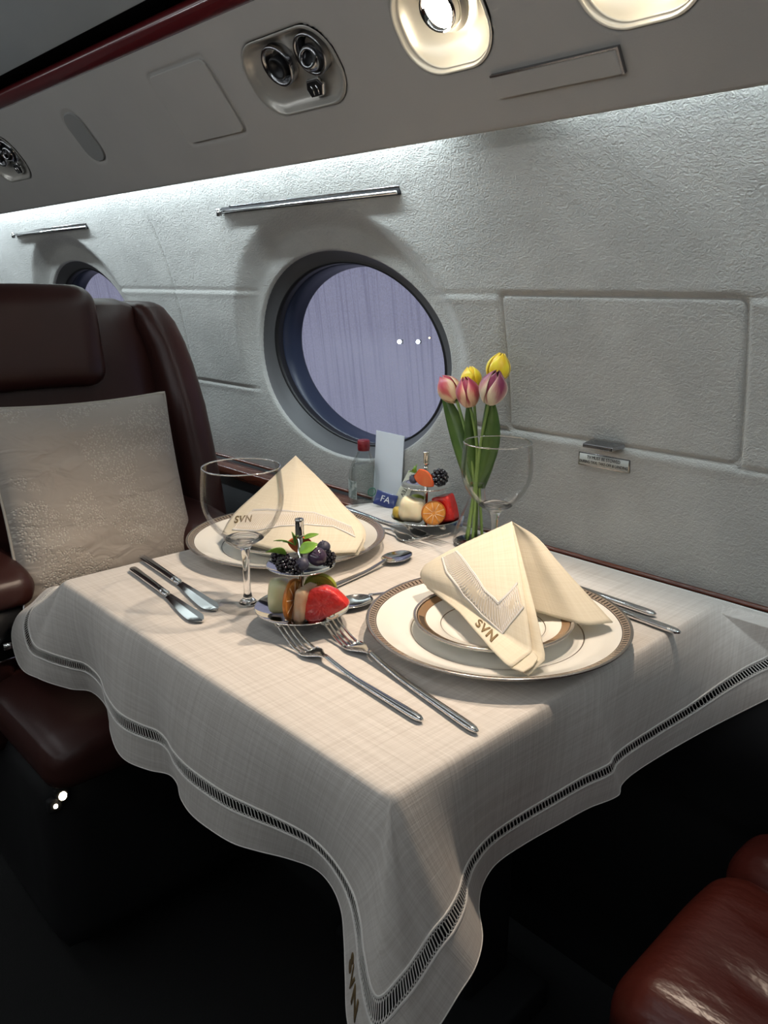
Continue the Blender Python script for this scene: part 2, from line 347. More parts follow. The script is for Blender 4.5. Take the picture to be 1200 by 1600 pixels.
# plain continuation of the sidewall beyond the view, and the dark lower wall
pz = np.linspace(-.01, .638, 40); py = cubic(PZ, PY, pz)
for nm, a, b in (('wall_right_front', -4.6, xs[0]), ('wall_right_back', xs[-1], 2.2)):
    V = [(x, y, z) for x in (a, b) for y, z in zip(py, pz)]
    mesh(nm, V, gridfaces(2, 40)[:, ::-1], M_wall, kind='structure')
MB().add([(-4.6, .978, -.012), (2.2, .978, -.012), (2.2, .975, -.72), (-4.6, .975, -.72)], [(0, 1, 2, 3)]).build('wall_right_lower', M_dark, kind='structure')
for wi, wx in enumerate(WX):
    root = empty('window_%d' % (wi + 1), (wx, .93, WZ), kind='structure')
    th = np.linspace(0, 2 * PI, 97)[:-1]; ct, st = np.cos(th), np.sin(th)
    def ring(prof, name, mat):
        V = []
        for (a, b, off, follow) in prof:
            x = wx + a * ct; z = WZ + b * st
            y = (wall_y(x, z) * follow + (1 - follow) * (.962 + .02 * np.sin(0) ) - (1 - follow) * .12 * (z - WZ)) + off
            V.append(np.stack([x - wx, y - .93, z - WZ], -1))
        V = np.concatenate(V); n = len(th); m = len(prof)
        Fq = [(j * n + i, j * n + (i + 1) % n, (j + 1) * n + (i + 1) % n, (j + 1) * n + i) for j in range(m - 1) for i in range(n)]
        mesh(name, V, Fq, mat, root)
    ring([(.2675, .1885, .006, 1), (.265, .1865, .010, 1), (.256, .180, .018, .7), (.248, .174, .028, .3), (.243, .171, .034, 0)], 'window_frame', M_frame)
    ring([(.243, .171, .034, 0), (.238, .168, .033, 0), (.236, .167, .040, 0), (.236, .167, .050, 0)], 'window_gasket', M_gasket)
    ring([(.236, .167, .050, 0), (.232, .165, .052, 0), (.230, .164, .075, 0), (.226, .162, .092, 0)], 'window_reveal', M_navy)
    V = [(0, .962 - .93 + .090, 0)] + [(.228 * c, .962 - .93 + .090 - .12 * .163 * s, .163 * s) for c, s in zip(ct, st)]
    mesh('window_pane', V, [(0, 1 + i, 1 + (i + 1) % 96) for i in range(96)], M_pane, root)
# shade slots with chrome bars above the windows
for wi, (wx, lab) in enumerate(((WX[0], 'chrome shade bar in slot above the large round window'), (WX[1], 'short-looking chrome shade bar above the window half hidden by the seat'))):
    x0, x1 = wx - .252, wx + .240; z0 = .517; y0 = float(wall_y(wx, z0))
    r = empty('window_shade', (wx, y0, z0), label=lab, cat='window shade', group='chrome window shade bars')
    a, b = x0 - wx, x1 - wx
    MB().box((a, -.0015, -.006), (b, .006, .012)).build('slot', M_dark, r, bevel=.002)
    MB().tube([(a + .004, -.0035, -.0028), (b - .003, -.0035, -.0028)], .0029, 10).build('bar', M_chrome, r)
    MB().box((a - .001, -.012, -.012), (a + .009, -.004, .003)).build('pull_tab', M_chrome, r, bevel=.002)
    MB().box((a + .03, -.0028, .0045), (b, -.001, .0065)).build('slot_edge', M_steel_dark, r)

# ------------------------------------------------------------------ structure: valance / service panel overhead
AN = math.radians(52); PT = np.array([0, -math.cos(AN), math.sin(AN)]); PN = np.array([0, -math.sin(AN), -math.cos(AN)]); PO = np.array([0, .80, .561])
def psu_pt(x, s, d=0): return PO + PT * s + PN * d + np.array([x, 0, 0])
PODS = [(-.955, .120, .094, .050, .045), (-2.055, .120, .094, .050, .045), (-.682, .125, .064, .052, .046), (-.445, .125, .064, .052, .046)]
HATCH = (-1.207, .118, .084, .0585, .012); OVAL = (-1.625, .117, .035, .050, .03)
xs2 = np.arange(-2.95, .0, .004); ss = np.arange(0, .2161, .004)
Xs, Ss = np.meshgrid(xs2, ss, indexing='ij'); Dp = np.zeros_like(Xs)
for (cx, cs, hx, hs, r) in PODS: Dp -= .045 * sstep(.001, -.004, rrect(Xs, Ss, cx, cs, hx, hs, r))
for (cx, cs, hx, hs, r) in (HATCH, OVAL):
    q = rrect(Xs, Ss, cx, cs, hx, hs, r); Dp -= .003 * np.exp(-(q / .003)**2)
Vp = PO + PT * Ss[..., None] + PN * Dp[..., None] + np.stack([Xs, 0 * Xs, 0 * Xs], -1)
lip = []
for a in np.linspace(90, 0, 5)[1:]:
    ar = math.radians(a); lip.append(PO - PT * .006 * math.cos(ar) - PN * .006 + PN * .006 * math.sin(ar))
lip.append(PO - PT * .004 - PN * .020)
LP = np.array(lip)[::-1][None, :, :] + np.stack([xs2, 0 * xs2, 0 * xs2], -1)[:, None, :]
Vall = np.concatenate([LP, Vp], 1); ns_ = Vall.shape[1]
mesh('wall_right_valance', Vall.reshape(-1, 3), gridfaces(len(xs2), ns_), M_psu, kind='structure')
for nm, a, b in (('wall_right_valance_front', -4.6, -2.95), ('wall_right_valance_back', xs2[-1], 2.2)):
    V = [psu_pt(x, s) for x in (a, b) for s in (-.004, .215)]
    mesh(nm, V, gridfaces(2, 2), M_psu, kind='structure')
def extrude(name, prof, mat, x0=-4.6, x1=2.2, smooth=False, **k):
    n = len(prof); V = [(x, y, z) for x in (x0, x1) for y, z in prof]
    return mesh(name, V, gridfaces(2, n), mat, smooth=smooth, **k)
extrude('trim_1', [(.672, .7285), (.664, .7300), (.658, .7340), (.653, .741), (.650, .749), (.654, .757), (.70, .78)], M_rail, smooth=True, kind='structure')
extrude('trim_2', [(.70, .775), (.655, .79), (.630, .785), (.622, .762)], M_dark, kind='structure')
extrude('trim_3', [(.83, .645), (.83, .70), (.66, .82)], M_dark, kind='structure')      # roof of the light cove
yc = -.14
cp = [(.622, .762), (.617, .764), (.56, .800), (.48, .845), (.38, .890), (.24, .935), (.05, .970), (-.14, .98)]
cp = cp + [(2 * yc - y, z) for y, z in cp[::-1][1:]]
extrude('ceiling', cp, M_ceil, smooth=True, kind='structure')
op = [(2 * yc - .622, .762), (2 * yc - .669, .728), (2 * yc - .80, .561), (2 * yc - .83, .60), (2 * yc - .84, .60)] + [(2 * yc - y, z) for y, z in zip(PY[::-1], PZ[::-1])]
extrude('wall_left', op, M_psu, smooth=True, kind='structure')
MB().add([(-4.6, -1.3, -.72), (2.2, -1.3, -.72), (2.2, 1.0, -.72), (-4.6, 1.0, -.72)], [(0, 1, 2, 3)]).build('floor', M_floor, kind='structure')
for nm, x in (('wall_front', -4.6), ('wall_back', 2.2)):
    MB().add([(x, -1.3, -.72), (x, 1.0, -.72), (x, 1.0, 1.0), (x, -1.3, 1.0)], [(0, 1, 2, 3)]).build(nm, M_ceil, kind='structure')
# side ledge
lr = empty('side_ledge', (-1.2, .95, -.02), label='long polished mahogany ledge running along the wall behind the table', cat='ledge')
MB().box((-3.4, -.026, -.012), (3.4, .014, .011)).build('ledge_top', M_wood, lr, bevel=.003)
MB().box((-3.4, .014, -.012), (3.4, .018, .014)).build('gap_strip', M_dark, lr)
MB().tube([(-3.4, .0225, .015), (3.4, .0225, .015)], .0042, 10).build('wood_bead', M_wood, lr)
MB().box((-3.3, -.022, -.26), (3.2, .010, -.012)).build('ledge_front', M_dark, lr)

# LED bars that carry the cove light
for x0, x1, lab in ((-3.9, -.80, 'long cool white light strip hidden behind the overhead panel lip above the window'), (-.62, 1.6, 'dimmer light strip behind the overhead panel lip above the stowed screen door')):
    r = empty('cove_light_strip', ((x0 + x1) / 2, .815, .612), label=lab, cat='light strip')
    h = (x1 - x0) / 2
    MB().box((-h, -.006, 0), (h, .006, .008)).build('housing', M_dark, r)
    MB().box((-h, -.003, -.003), (h, .003, 0)).build('diffuser', pmat('led_diffuser', (.8, .9, 1), .5, emit=COOL, estr=3), r)

# ------------------------------------------------------------------ TV stowage door, handle, placard
sd = empty('screen_door', ((TVX0 + TVX1) / 2, .95, TVZ0), label='padded grey stowage door set flush in the wall above the placard', cat='door')
u = np.linspace(0, 1, 60); cx, cz = (TVX0 + TVX1) / 2, (TVZ0 + TVZ1) / 2
hx, hz = (TVX1 - TVX0) / 2 - .0025, (TVZ1 - TVZ0) / 2 - .0014
gx = np.linspace(-hx, hx, 90); gz = np.linspace(-hz, hz, 56); GX, GZ = np.meshgrid(gx, gz, indexing='ij')
def squircle(X, Z, r=.010):          # pull the grid corners in
    q = rrect(X, Z, 0, 0, hx, hz, r); k = np.maximum(q, 0)
    qx = np.maximum(np.abs(X) - (hx - r), 0); qz = np.maximum(np.abs(Z) - (hz - r), 0); l = np.hypot(qx, qz) + 1e-9
    return X - np.sign(X) * qx / l * k, Z - np.sign(Z) * qz / l * k
GX2, GZ2 = squircle(GX, GZ); q = rrect(GX2, GZ2, 0, 0, hx, hz, .010)
yy = wall_y(GX2 + cx, GZ2 + cz, door=False) + .0020 + .003 * sstep(-.003, .0, q)
V = np.stack([GX2, yy - .95, GZ2 + cz - TVZ0], -1).reshape(-1, 3)
mesh('padded_panel', V, gridfaces(90, 56)[:, ::-1], M_wall, sd)
hb = MB().poly([(-.584 - cx - .027, -.002, -.001), (-.584 - cx + .026, -.002, -.001), (-.584 - cx + .018, -.024, -.004), (-.584 - cx - .027, -.024, -.004)], (0, 0, .0065))
ho = hb.build('handle', M_steel_dark, sd, smooth=False, bevel=.0012, label='brushed metal pull handle at the lower edge'); ho.location = (0, float(wall_y(-.584, .166, False)) - .95, 0)
def text_mesh(name, body, size, mat, parent, loc, rot, ext=.0002, sx=1, align='CENTER'):
    cu = bpy.data.curves.new(name, 'FONT'); cu.body = body; cu.size = size; cu.extrude = ext; cu.align_x = align; cu.align_y = 'CENTER'
    to = bpy.data.objects.new(name + '_tmp', cu); COL.objects.link(to)
    dg = bpy.context.evaluated_depsgraph_get(); me = bpy.data.meshes.new_from_object(to.evaluated_get(dg)); bpy.data.objects.remove(to)
    me.materials.clear(); me.materials.append(mat); o = bpy.data.objects.new(name, me); COL.objects.link(o)
    if parent: o.parent = parent
    o.location = loc; o.rotation_euler = rot; o.scale = (sx, 1, 1); return o
M_ink = pmat('black_ink', (.02, .02, .02), .6)
py_ = float(wall_y(-.59, .143)) - .0015
pl = empty('placard', (-.5905, py_, .143), label='small metal placard with two lines of black capitals under the wall door handle', cat='placard')
MB().box((-.041, 0, -.0095), (.041, .004, .0095)).build('border', M_steel_dark, pl, bevel=.0005)
MB().box((-.039, -.0004, -.0078), (.039, .0015, .0078)).build('plate', pmat('satin_metal', (.50, .50, .46), .5), pl)
text_mesh('lettering', 'TV MUST BE STOWED', .0066, M_ink, pl, (0, -.0006, .0034), (PI / 2, 0, 0), sx=.82)
text_mesh('lettering', 'DURING TAXI, TAKE-OFF & LANDING', .0060, M_ink, pl, (0, -.0006, -.0034), (PI / 2, 0, 0), sx=.76)

# ------------------------------------------------------------------ overhead units
PSU_ROT = Matrix(((1, 0, 0), (0, PT[1], PN[1]), (0, PT[2], PN[2])))   # local x = along cabin, y = up the slope, z (mirrored) = into the panel
def psu_root(name, x, s, **k):
    r = empty(name, psu_pt(x, s), **k); r.rotation_euler = PSU_ROT.to_euler(); r.scale = (1, 1, -1); return r
def superel(hx, hs, r, n=96):
    out = []
    for i in range(n):
        a = 2 * PI * i / n; dx, dy = math.cos(a), math.sin(a); lo, hi = 0, 1
        for _ in range(30):
            m = (lo + hi) / 2
            if rrect(np.array(dx * m), np.array(dy * m), 0, 0, hx, hs, r) > 0: hi = m
            else: lo = m
        out.append((dx * lo, dy * lo))
    return np.array(out)
def pod_shell(root, hx, hs, r, depth, mat, bowl=True, name='recessed_bowl'):
    base = superel(hx, hs, r); n = len(base); V = []; rings = []
    if bowl: rings = [(1.03, -.0015), (1.0, -.003), (.97, -.0015), (.95, .004)] + [(math.cos(t) * .95, depth * math.sin(t)) for t in np.linspace(.1, PI / 2 - .02, 14)]
    else: rings = [(1.03, -.0015), (1.0, -.003), (.96, -.001), (.92, .003), (.86, .007), (.7, .011), (.4, .013), (.02, .013)]
    for k, z in rings: V += [(p[0] * k, p[1] * k, z) for p in base]
    m = len(rings); Fq = [(j * n + i, j * n + (i + 1) % n, (j + 1) * n + (i + 1) % n, (j + 1) * n + i) for j in range(m - 1) for i in range(n)]
    return mesh(name, V, Fq, mat, root)
M_pod = pmat('satin_champagne', (.42, .40, .36), .3, metal=.35)
M_podl = pmat('satin_reflector', (.80, .76, .66), .32, metal=.3)
M_lens = pmat('lit_lens', (1, 1, 1), .3, emit=(1, .93, .80), estr=28)
def vent_pod(x, s, lab):
    r = psu_root('air_vent_unit', x, s, label=lab, cat='air vent', group='overhead air vent units')
    pod_shell(r, .094, .050, .045, .02, M_pod, False, 'housing')
    for k, (vx, vs) in enumerate(((-.023, .013), (.050, .015))):
        g = MB(); c = (vx, vs, 0)
        g.lathe([(.0275, .012), (.0275, -.001), (.0255, -.003), (.0225, -.001), (.0205, .006), (.016, .014), (.001, .014)], c, 48)
        vo = g.build('nozzle_ring', M_steel_dark, r)
        if k == 0:
            MB().lathe([(.014, .012), (.0148, -.002), (.0122, -.005), (.0108, .000), (.0005, .001)], (0, 0, 0), 40).build('nozzle', M_gasket, vo).location = (vx, vs - .002, 0)
        else:
            o2 = MB().lathe([(.0165, .012), (.017, .0), (.0135, -.007), (.0095, -.010), (.0086, -.006), (.008, .004), (.0005, .004)], (0, 0, 0), 40).build('nozzle', M_steel_dark, vo)
            o2.location = (vx - .002, vs - .004, 0); o2.rotation_euler = (.35, -.3, 0)
            MB().lathe([(.0084, .0), (.0005, .0)], (0, 0, 0), 24).build('nozzle_hole', M_gasket, o2)
    bt = MB().poly([(.030, -.040, .006), (.056, -.040, .006), (.066, -.026, .006), (.060, -.016, .006), (.036, -.016, .006), (.028, -.028, .006)], (0, 0, -.006))
    b = bt.build('call_button', M_chrome, r, smooth=False, bevel=.002, seg=3); b.location = (-.020, .002, 0)
    MB().poly([(.033, -.038, 0), (.055, -.038, 0), (.062, -.027, 0), (.058, -.019, 0), (.038, -.019, 0), (.032, -.028, 0)], (0, 0, -.0008)).build('button_face', M_gasket, b, smooth=False)
    for bx in (.041, .051): MB().tube([(bx, -.036, -.001), (bx + .002, -.030, -.001), (bx + .001, -.024, -.001)], .0009, 6).build('button_symbol', M_chrome, b)
vent_pod(-.955, .120, 'grey overhead unit with two round air nozzles beside the lit reading lamp')
vent_pod(-2.055, .120, 'overhead air unit cut by the left edge of the picture')
def reading_light(x, s, lab, target, energy):
    r = psu_root('reading_light', x, s, label=lab, cat='reading light', group='recessed reading lights')
    pod_shell(r, .064, .052, .046, .034, M_podl)
    q = MB().lathe([(.024, .022), (.0245, .004), (.0225, .0), (.020, .001), (.0185, .008)], (.0, .012, 0), 40).build('lamp_ring', M_silver, r)
    MB().lathe([(.0185, .0075), (.0005, .0065)], (.0, .012, 0), 32).build('lamp_lens', M_lens, q)
    MB().lathe([(.027, .0245), (.031, .018), (.029, .013), (.025, .012)], (0, .012, 0), 40).build('lamp_collar', M_pod, r)
    l = bpy.data.lights.new('reading_lamp_beam', 'SPOT'); l.energy = energy; l.color = (1, .81, .63); l.spot_size = math.radians(84); l.spot_blend = .55; l.shadow_soft_size = .011
    o = bpy.data.objects.new('reading_lamp_beam', l); COL.objects.link(o); p = Vector(psu_pt(x, s + .012, .006)); o.location = p
    o.rotation_euler = (Vector(target) - p).to_track_quat('-Z', 'Y').to_euler()
    pl_ = bpy.data.lights.new('reading_lamp_spill', 'POINT'); pl_.energy = .10; pl_.color = (1, .86, .66); pl_.shadow_soft_size = .012
    o2 = bpy.data.objects.new('reading_lamp_spill', pl_); COL.objects.link(o2); o2.location = psu_pt(x, s - .012, .001)
reading_light(-.682, .125, 'lit reading lamp in an oval recess above the far side of the table', (-.80, .50, 0), 9.0)
reading_light(-.445, .125, 'lit reading lamp recess cut by the top edge of the picture', (-.60, .48, 0), 9.2)
hr = psu_root('service_hatch', HATCH[0], HATCH[1], label='square grey hatch cover in the overhead panel left of the air vents', cat='hatch')
bs = superel(HATCH[2] - .002, HATCH[3] - .002, .011); mb = MB()
mb.add([(p[0], p[1], .001) for p in bs] + [(p[0], p[1], -.0015) for p in bs] + [(p[0] * .985, p[1] * .985, -.0025) for p in bs], [tuple(192 + i for i in range(96))] + [(j * 96 + i, j * 96 + (i + 1) % 96, (j + 1) * 96 + (i + 1) % 96, (j + 1) * 96 + i) for j in range(2) for i in range(96)])
mb.build('cover', M_psu, hr, smooth=False)
sr = psu_root('speaker_grille', OVAL[0], OVAL[1], label='small oval speaker grille in the overhead panel left of the square hatch', cat='speaker')
bs = superel(OVAL[2] - .001, OVAL[3] - .001, .028); mb = MB()
mb.add([(p[0], p[1], .001) for p in bs] + [(p[0] * .97, p[1] * .97, -.0012) for p in bs], [tuple(96 + i for i in range(96))] + [(i, (i + 1) % 96, 96 + (i + 1) % 96, 96 + i) for i in range(96)])
mb.build('grille', pmat('grey_mesh', (.25, .25, .24), .8, bump=(900, .8, .001)), sr, smooth=False)
br = psu_root('oxygen_cover', -.561, .0455, label='long thin pale cover strip below the lit reading lamps', cat='cover')
MB().box((-.078, -.0125, -.0045), (.078, .0125, .003)).build('cover', M_psu, br, bevel=.001, smooth=False)
MB().box((-.0795, .0125, -.005), (.0805, .0145, .002)).box((.078, -.0125, -.005), (.0805, .0125, .002)).build('gap_shadow_strip', M_steel_dark, br, smooth=False)  # dark strips paint the gap shadow along top and right

# ------------------------------------------------------------------ dining table
TX0, TX1, TY0, TY1 = -1.045, -.383, .362, .950
tb = empty('dining_table', (-.714, .645, -.72), label='folding cabin table hidden under the beige linen cloth', cat='table')
tm = MB().box((-.316, -.262, .692), (.316, .262, .7165)); tm.build('table_top', M_wood, tb, bevel=.006)
MB().box((-.10, .10, .05), (.10, .20, .692)).build('pedestal', M_dark, tb, bevel=.01)
MB().box((-.16, .05, 0), (.16, .23, .05)).build('base', M_dark, tb, bevel=.01)

# ------------------------------------------------------------------ tablecloth: a top and a hanging skirt ruled between the table edge and the hem
HEM = [  # (edge point x, y) (hem point x, y, z) flat length of the hang
    ((-1.045, .362), (-1.212, .355, -.186), .250), ((-1.025, .362), (-1.128, .356, -.177), .205), ((-1.000, .362), (-1.062, .375, -.174), .185), ((-.965, .362), (-1.028, .391, -.171), .185),
    ((-.930, .362), (-.979, .391, -.176), .185), ((-.900, .362), (-.928, .372, -.183), .185), ((-.870, .362), (-.883, .360, -.185), .185), ((-.845, .362), (-.852, .359, -.185), .185),
    ((-.815, .362), (-.817, .370, -.185), .185), ((-.790, .362), (-.792, .382, -.184), .185), ((-.768, .362), (-.770, .381, -.184), .185), ((-.740, .362), (-.741, .370, -.185), .185),
    ((-.705, .362), (-.706, .364, -.185), .185), ((-.668, .362), (-.669, .366, -.185), .185), ((-.632, .362), (-.634, .372, -.185), .185), ((-.595, .362), (-.606, .382, -.183), .185),
    ((-.545, .362), (-.570, .396, -.179), .185), ((-.500, .362), (-.536, .405, -.176), .185), ((-.465, .362), (-.507, .402, -.176), .185), ((-.430, .362), (-.478, .390, -.177), .185),
    ((-.400, .362), (-.450, .370, -.178), .185), ((-.386, .362), (-.431, .355, -.194), .200), ((-.383, .362), (-.413, .342, -.222), .225), ((-.383, .362), (-.375, .331, -.260), .262),
    ((-.383, .362), (-.353, .357, -.228), .230), ((-.383, .362), (-.349, .388, -.206), .210), ((-.383, .363), (-.346, .407, -.186), .195), ((-.383, .375), (-.347, .429, -.174), .187),
    ((-.383, .394), (-.362, .456, -.172), .185), ((-.383, .418), (-.389, .483, -.173), .185), ((-.383, .442), (-.404, .506, -.172), .185), ((-.383, .472), (-.413, .537, -.171), .185),
    ((-.383, .510), (-.409, .575, -.167), .185), ((-.383, .560), (-.403, .626, -.167), .185), ((-.383, .610), (-.397, .677, -.168), .185), ((-.383, .645), (-.386, .719, -.167), .185),
    ((-.383, .660), (-.393, .736, -.166), .185), ((-.383, .685), (-.395, .763, -.165), .185), ((-.383, .730), (-.387, .815, -.159), .185), ((-.383, .800), (-.372, .880, -.150), .185),
    ((-.383, .860), (-.350, .905, -.130), .185), ((-.383, .905), (-.305, .918, -.085), .185), ((-.383, .922), (-.275, .9225, -.055), .20), ((-.383, .936), (-.250, .938, -.0045), .20), ((-.386, .950), (-.262, .9575, -.0045), .14), ((-.395, .950), (-.34, .9580, -.0045), .06), ((-.43, .950), (-.42, .9580, -.0045), .05), ((-.56, .950), (-.56, .9580, -.0045), .05), ((-.70, .950), (-.70, .9580, -.0045), .05),
    ((-.85, .950), (-.85, .9580, -.0045), .05), ((-1.00, .950), (-1.005, .9575, -.0045), .05), ((-1.026, .946), (-1.045, .945, -.0045), .06), ((-1.040, .925), (-1.10, .915, -.02), .12), ((-1.045, .90), (-1.160, .88, -.10), .185),
    ((-1.045, .78), (-1.180, .77, -.11), .185), ((-1.045, .66), (-1.185, .66, -.11), .185), ((-1.045, .55), (-1.19, .55, -.10), .185), ((-1.045, .45), (-1.20, .47, -.085), .185), ((-1.045, .392), (-1.213, .418, -.073), .185),
    ((-1.045, .372), (-1.220, .388, -.094), .20), ((-1.045, .364), (-1.233, .368, -.114), .22), ((-1.045, .362), (-1.237, .357, -.146), .24)]
hem = np.array([h[1] for h in HEM]); edg = np.array([h[0] for h in HEM]); fl = np.array([h[2] for h in HEM])
nH = len(hem); seg = np.linalg.norm(np.roll(hem, -1, 0) - hem, axis=1); cum = np.concatenate([[0], np.cumsum(seg)]); TOT = cum[-1]
def closed(s, A):         # periodic Catmull-Rom over the hem length
    A = np.asarray(A, float).reshape(nH, -1); s = np.mod(np.asarray(s, float), TOT); i = np.clip(np.searchsorted(cum, s, 'right') - 1, 0, nH - 1)
    t = ((s - cum[i]) / seg[i])[:, None]; g = lambda k: A[(i + k) % nH]
    h0, h1, h2 = seg[(i - 1) % nH][:, None], seg[i][:, None], seg[(i + 1) % nH][:, None]
    m1 = (g(1) - g(-1)) / (h0 + h1) * h1; m2 = (g(2) - g(0)) / (h1 + h2) * h1
    return (2*t**3-3*t**2+1)*g(0) + (t**3-2*t**2+t)*m1 + (-2*t**3+3*t**2)*g(1) + (t**3-t**2)*m2
NS = 1300; S_ = np.arange(NS) * TOT / NS
def lin(s, A):
    A = np.asarray(A, float).reshape(nH, -1); s = np.mod(s, TOT); i = np.clip(np.searchsorted(cum, s, 'right') - 1, 0, nH - 1); t = ((s - cum[i]) / seg[i])[:, None]
    return A[i] * (1 - t) + A[(i + 1) % nH] * t
Hm = closed(S_, hem); Ed = lin(S_, edg); Fl = closed(S_, fl)[:, 0]
# outward normals of the rounded table edge, smoothed along the perimeter
RC = .020
Ec = np.stack([np.clip(Ed[:, 0], TX0 + RC, TX1 - RC), np.clip(Ed[:, 1], TY0 + RC, TY1 - RC)], -1)
nr = Ed - Ec; nr /= np.linalg.norm(nr, axis=1)[:, None] + 1e-9
out_h = Hm[:, :2] - Ed
for _ in range(60): nr = (np.roll(nr, 1, 0) + nr * 2 + np.roll(nr, -1, 0)) / 4
nr /= np.linalg.norm(nr, axis=1)[:, None]
Eo = Ec + nr * RC
for _ in range(12): Eo = (np.roll(Eo, 1, 0) + Eo * 2 + np.roll(Eo, -1, 0)) / 4
def z3(a, z): return np.concatenate([a, np.full((len(a), 1), z)], 1)
P0 = z3(Eo - nr * .013, 0.0); P1 = z3(Eo - nr * .001, 0.0); P2 = np.concatenate([Eo + nr * .005, (-.045 * np.clip(-Hm[:, 2] / .15, 0, 1))[:, None]], 1) * .82 + Hm * .18; P3 = Hm
tt = np.linspace(0, 1, 121)[:, None, None]
BZ = (1-tt)**3 * P0 + 3*tt*(1-tt)**2 * P1 + 3*tt**2*(1-tt) * P2 + tt**3 * P3        # [t, s, 3]
BZ[..., 1] = np.where(BZ[..., 2] < -.0052, np.minimum(BZ[..., 1], .9225), BZ[..., 1])      # the hanging part stays in front of the ledge
Hm = BZ[-1].copy()
L_ = np.linalg.norm(np.diff(BZ, axis=0), axis=2); Lc = np.concatenate([np.zeros((1, NS)), np.cumsum(L_, 0)], 0); Lc = Lc / Lc[-1]
def skirt(s, t):          # arrays of equal length -> points
    s = np.atleast_1d(np.asarray(s, float)); t = np.atleast_1d(np.asarray(t, float)); f = np.mod(s / TOT * NS, NS); i = np.floor(f).astype(int) % NS; w_ = f - np.floor(f); out = []
    for k in range(len(s)):
        r = []
        for ii in (i[k], (i[k] + 1) % NS): r.append(np.array([np.interp(t[k], Lc[:, ii], BZ[:, ii, c]) for c in range(3)]))
        out.append(r[0] * (1 - w_[k]) + r[1] * w_[k])
    return np.array(out)
TL0, TL1 = .655, .752          # the open-work band, as fractions of the hang
tv = list(np.linspace(0, TL0, 34)) + list(np.linspace(TL1, 1, 12))
rowsP = []
for t in tv: rowsP.append(np.array([[np.interp(t, Lc[:, i], BZ[:, i, c]) for c in range(3)] for i in range(NS)]))
rowsP = np.array(rowsP); flat_dir = nr
fc_ = {0: (TX0 - .185, TY0 - .185), 23: (TX1 + .185, TY0 - .185), 42: (TX1 + .185, TY1 + .185), 51: (TX0 - .185, TY1 + .185)}
ks = sorted(fc_); kx = [cum[k] for k in ks] + [TOT]; hf = np.stack([np.interp(S_, kx, [fc_[k][c] for k in ks] + [fc_[0][c]]) for c in (0, 1)], -1)
rowsU = np.array([P0[:, :2] * (1 - t) + hf * t for t in tv])
cen = np.array([(TX0 + TX1) / 2, (TY0 + TY1) / 2]); NR = 26
topP = [z3(cen + (P0[:, :2] - cen) * k, 0.0) for k in np.linspace(.03, .985, NR)]
Vc = [z3(cen[None], 0.0)] + topP + list(rowsP); Uc = [cen[None]] + [p[:, :2] for p in topP] + list(rowsU)
Vc = np.concatenate(Vc); Uc = np.concatenate(Uc)
fq = []
ii = np.arange(NS); jj = (ii + 1) % NS
cap = [(0, 1 + int(a), 1 + int(b)) for a, b in zip(ii, jj)]
nrow = NR + len(tv); gap = NR + 33
for r in range(nrow - 1):
    if r == gap: continue
    a = 1 + r * NS; b = a + NS; fq.append(np.stack([a + ii, b + ii, b + jj, a + jj], -1))
fq = [tuple(map(int, f)) for f in np.concatenate(fq)] + cap
cloth = mesh('tablecloth', Vc - np.array([cen[0], cen[1], 0]), fq, M_cloth, uv=Uc, label='beige linen tablecloth with open lace border draped over the cabin table', cat='tablecloth')
cloth.location = (cen[0], cen[1], 0)
CO = Vector((cen[0], cen[1], 0))
def hem_lace(name, Q, n, r, parent, off=(0, 0, 0), cords=True, closed_=True, lo=0., hi=1.):
    """open-work: Q(s array 0..n, t array 0..1) -> points; straight bars forked at both ends, with cords along the borders"""
    s = np.arange(n)
    P = [Q(s + d, np.full(n, t)) for d, t in ((0, .24), (0.12, .76), (-.5, .07), (.5, .07), (-.38, .93), (.62, .93), (-.5, 0), (.5, 0), (-.38, 1), (.62, 1))]
    mb = MB(); o = np.array(off)
    for k in range(n if closed_ else n):
        a, b, c, d, e, f, g, h, i2, j2 = [p[k] - o for p in P]
        mb.tube([a, b], r, 4, False); mb.tube([g, c, a], r * .8, 4, False); mb.tube([a, d], r * .8, 4, False); mb.tube([b, e, i2], r * .8, 4, False); mb.tube([b, f], r * .8, 4, False)
    if cords:
        m = n * 2
        for t in (-.04, .0, 1.0, 1.05):
            C_ = Q(np.arange(m + 1) * .5, np.full(m + 1, t)) - o; mb.tube(C_, r * 1.7, 5, False)
    return mb.build(name, M_lace, parent)
NB = int(TOT / .0047)
hem_lace('lace_band', lambda s, t: skirt(np.asarray(s) * TOT / NB, TL0 + np.asarray(t) * (TL1 - TL0)), NB, .00068, cloth, off=(cen[0], cen[1], 0))
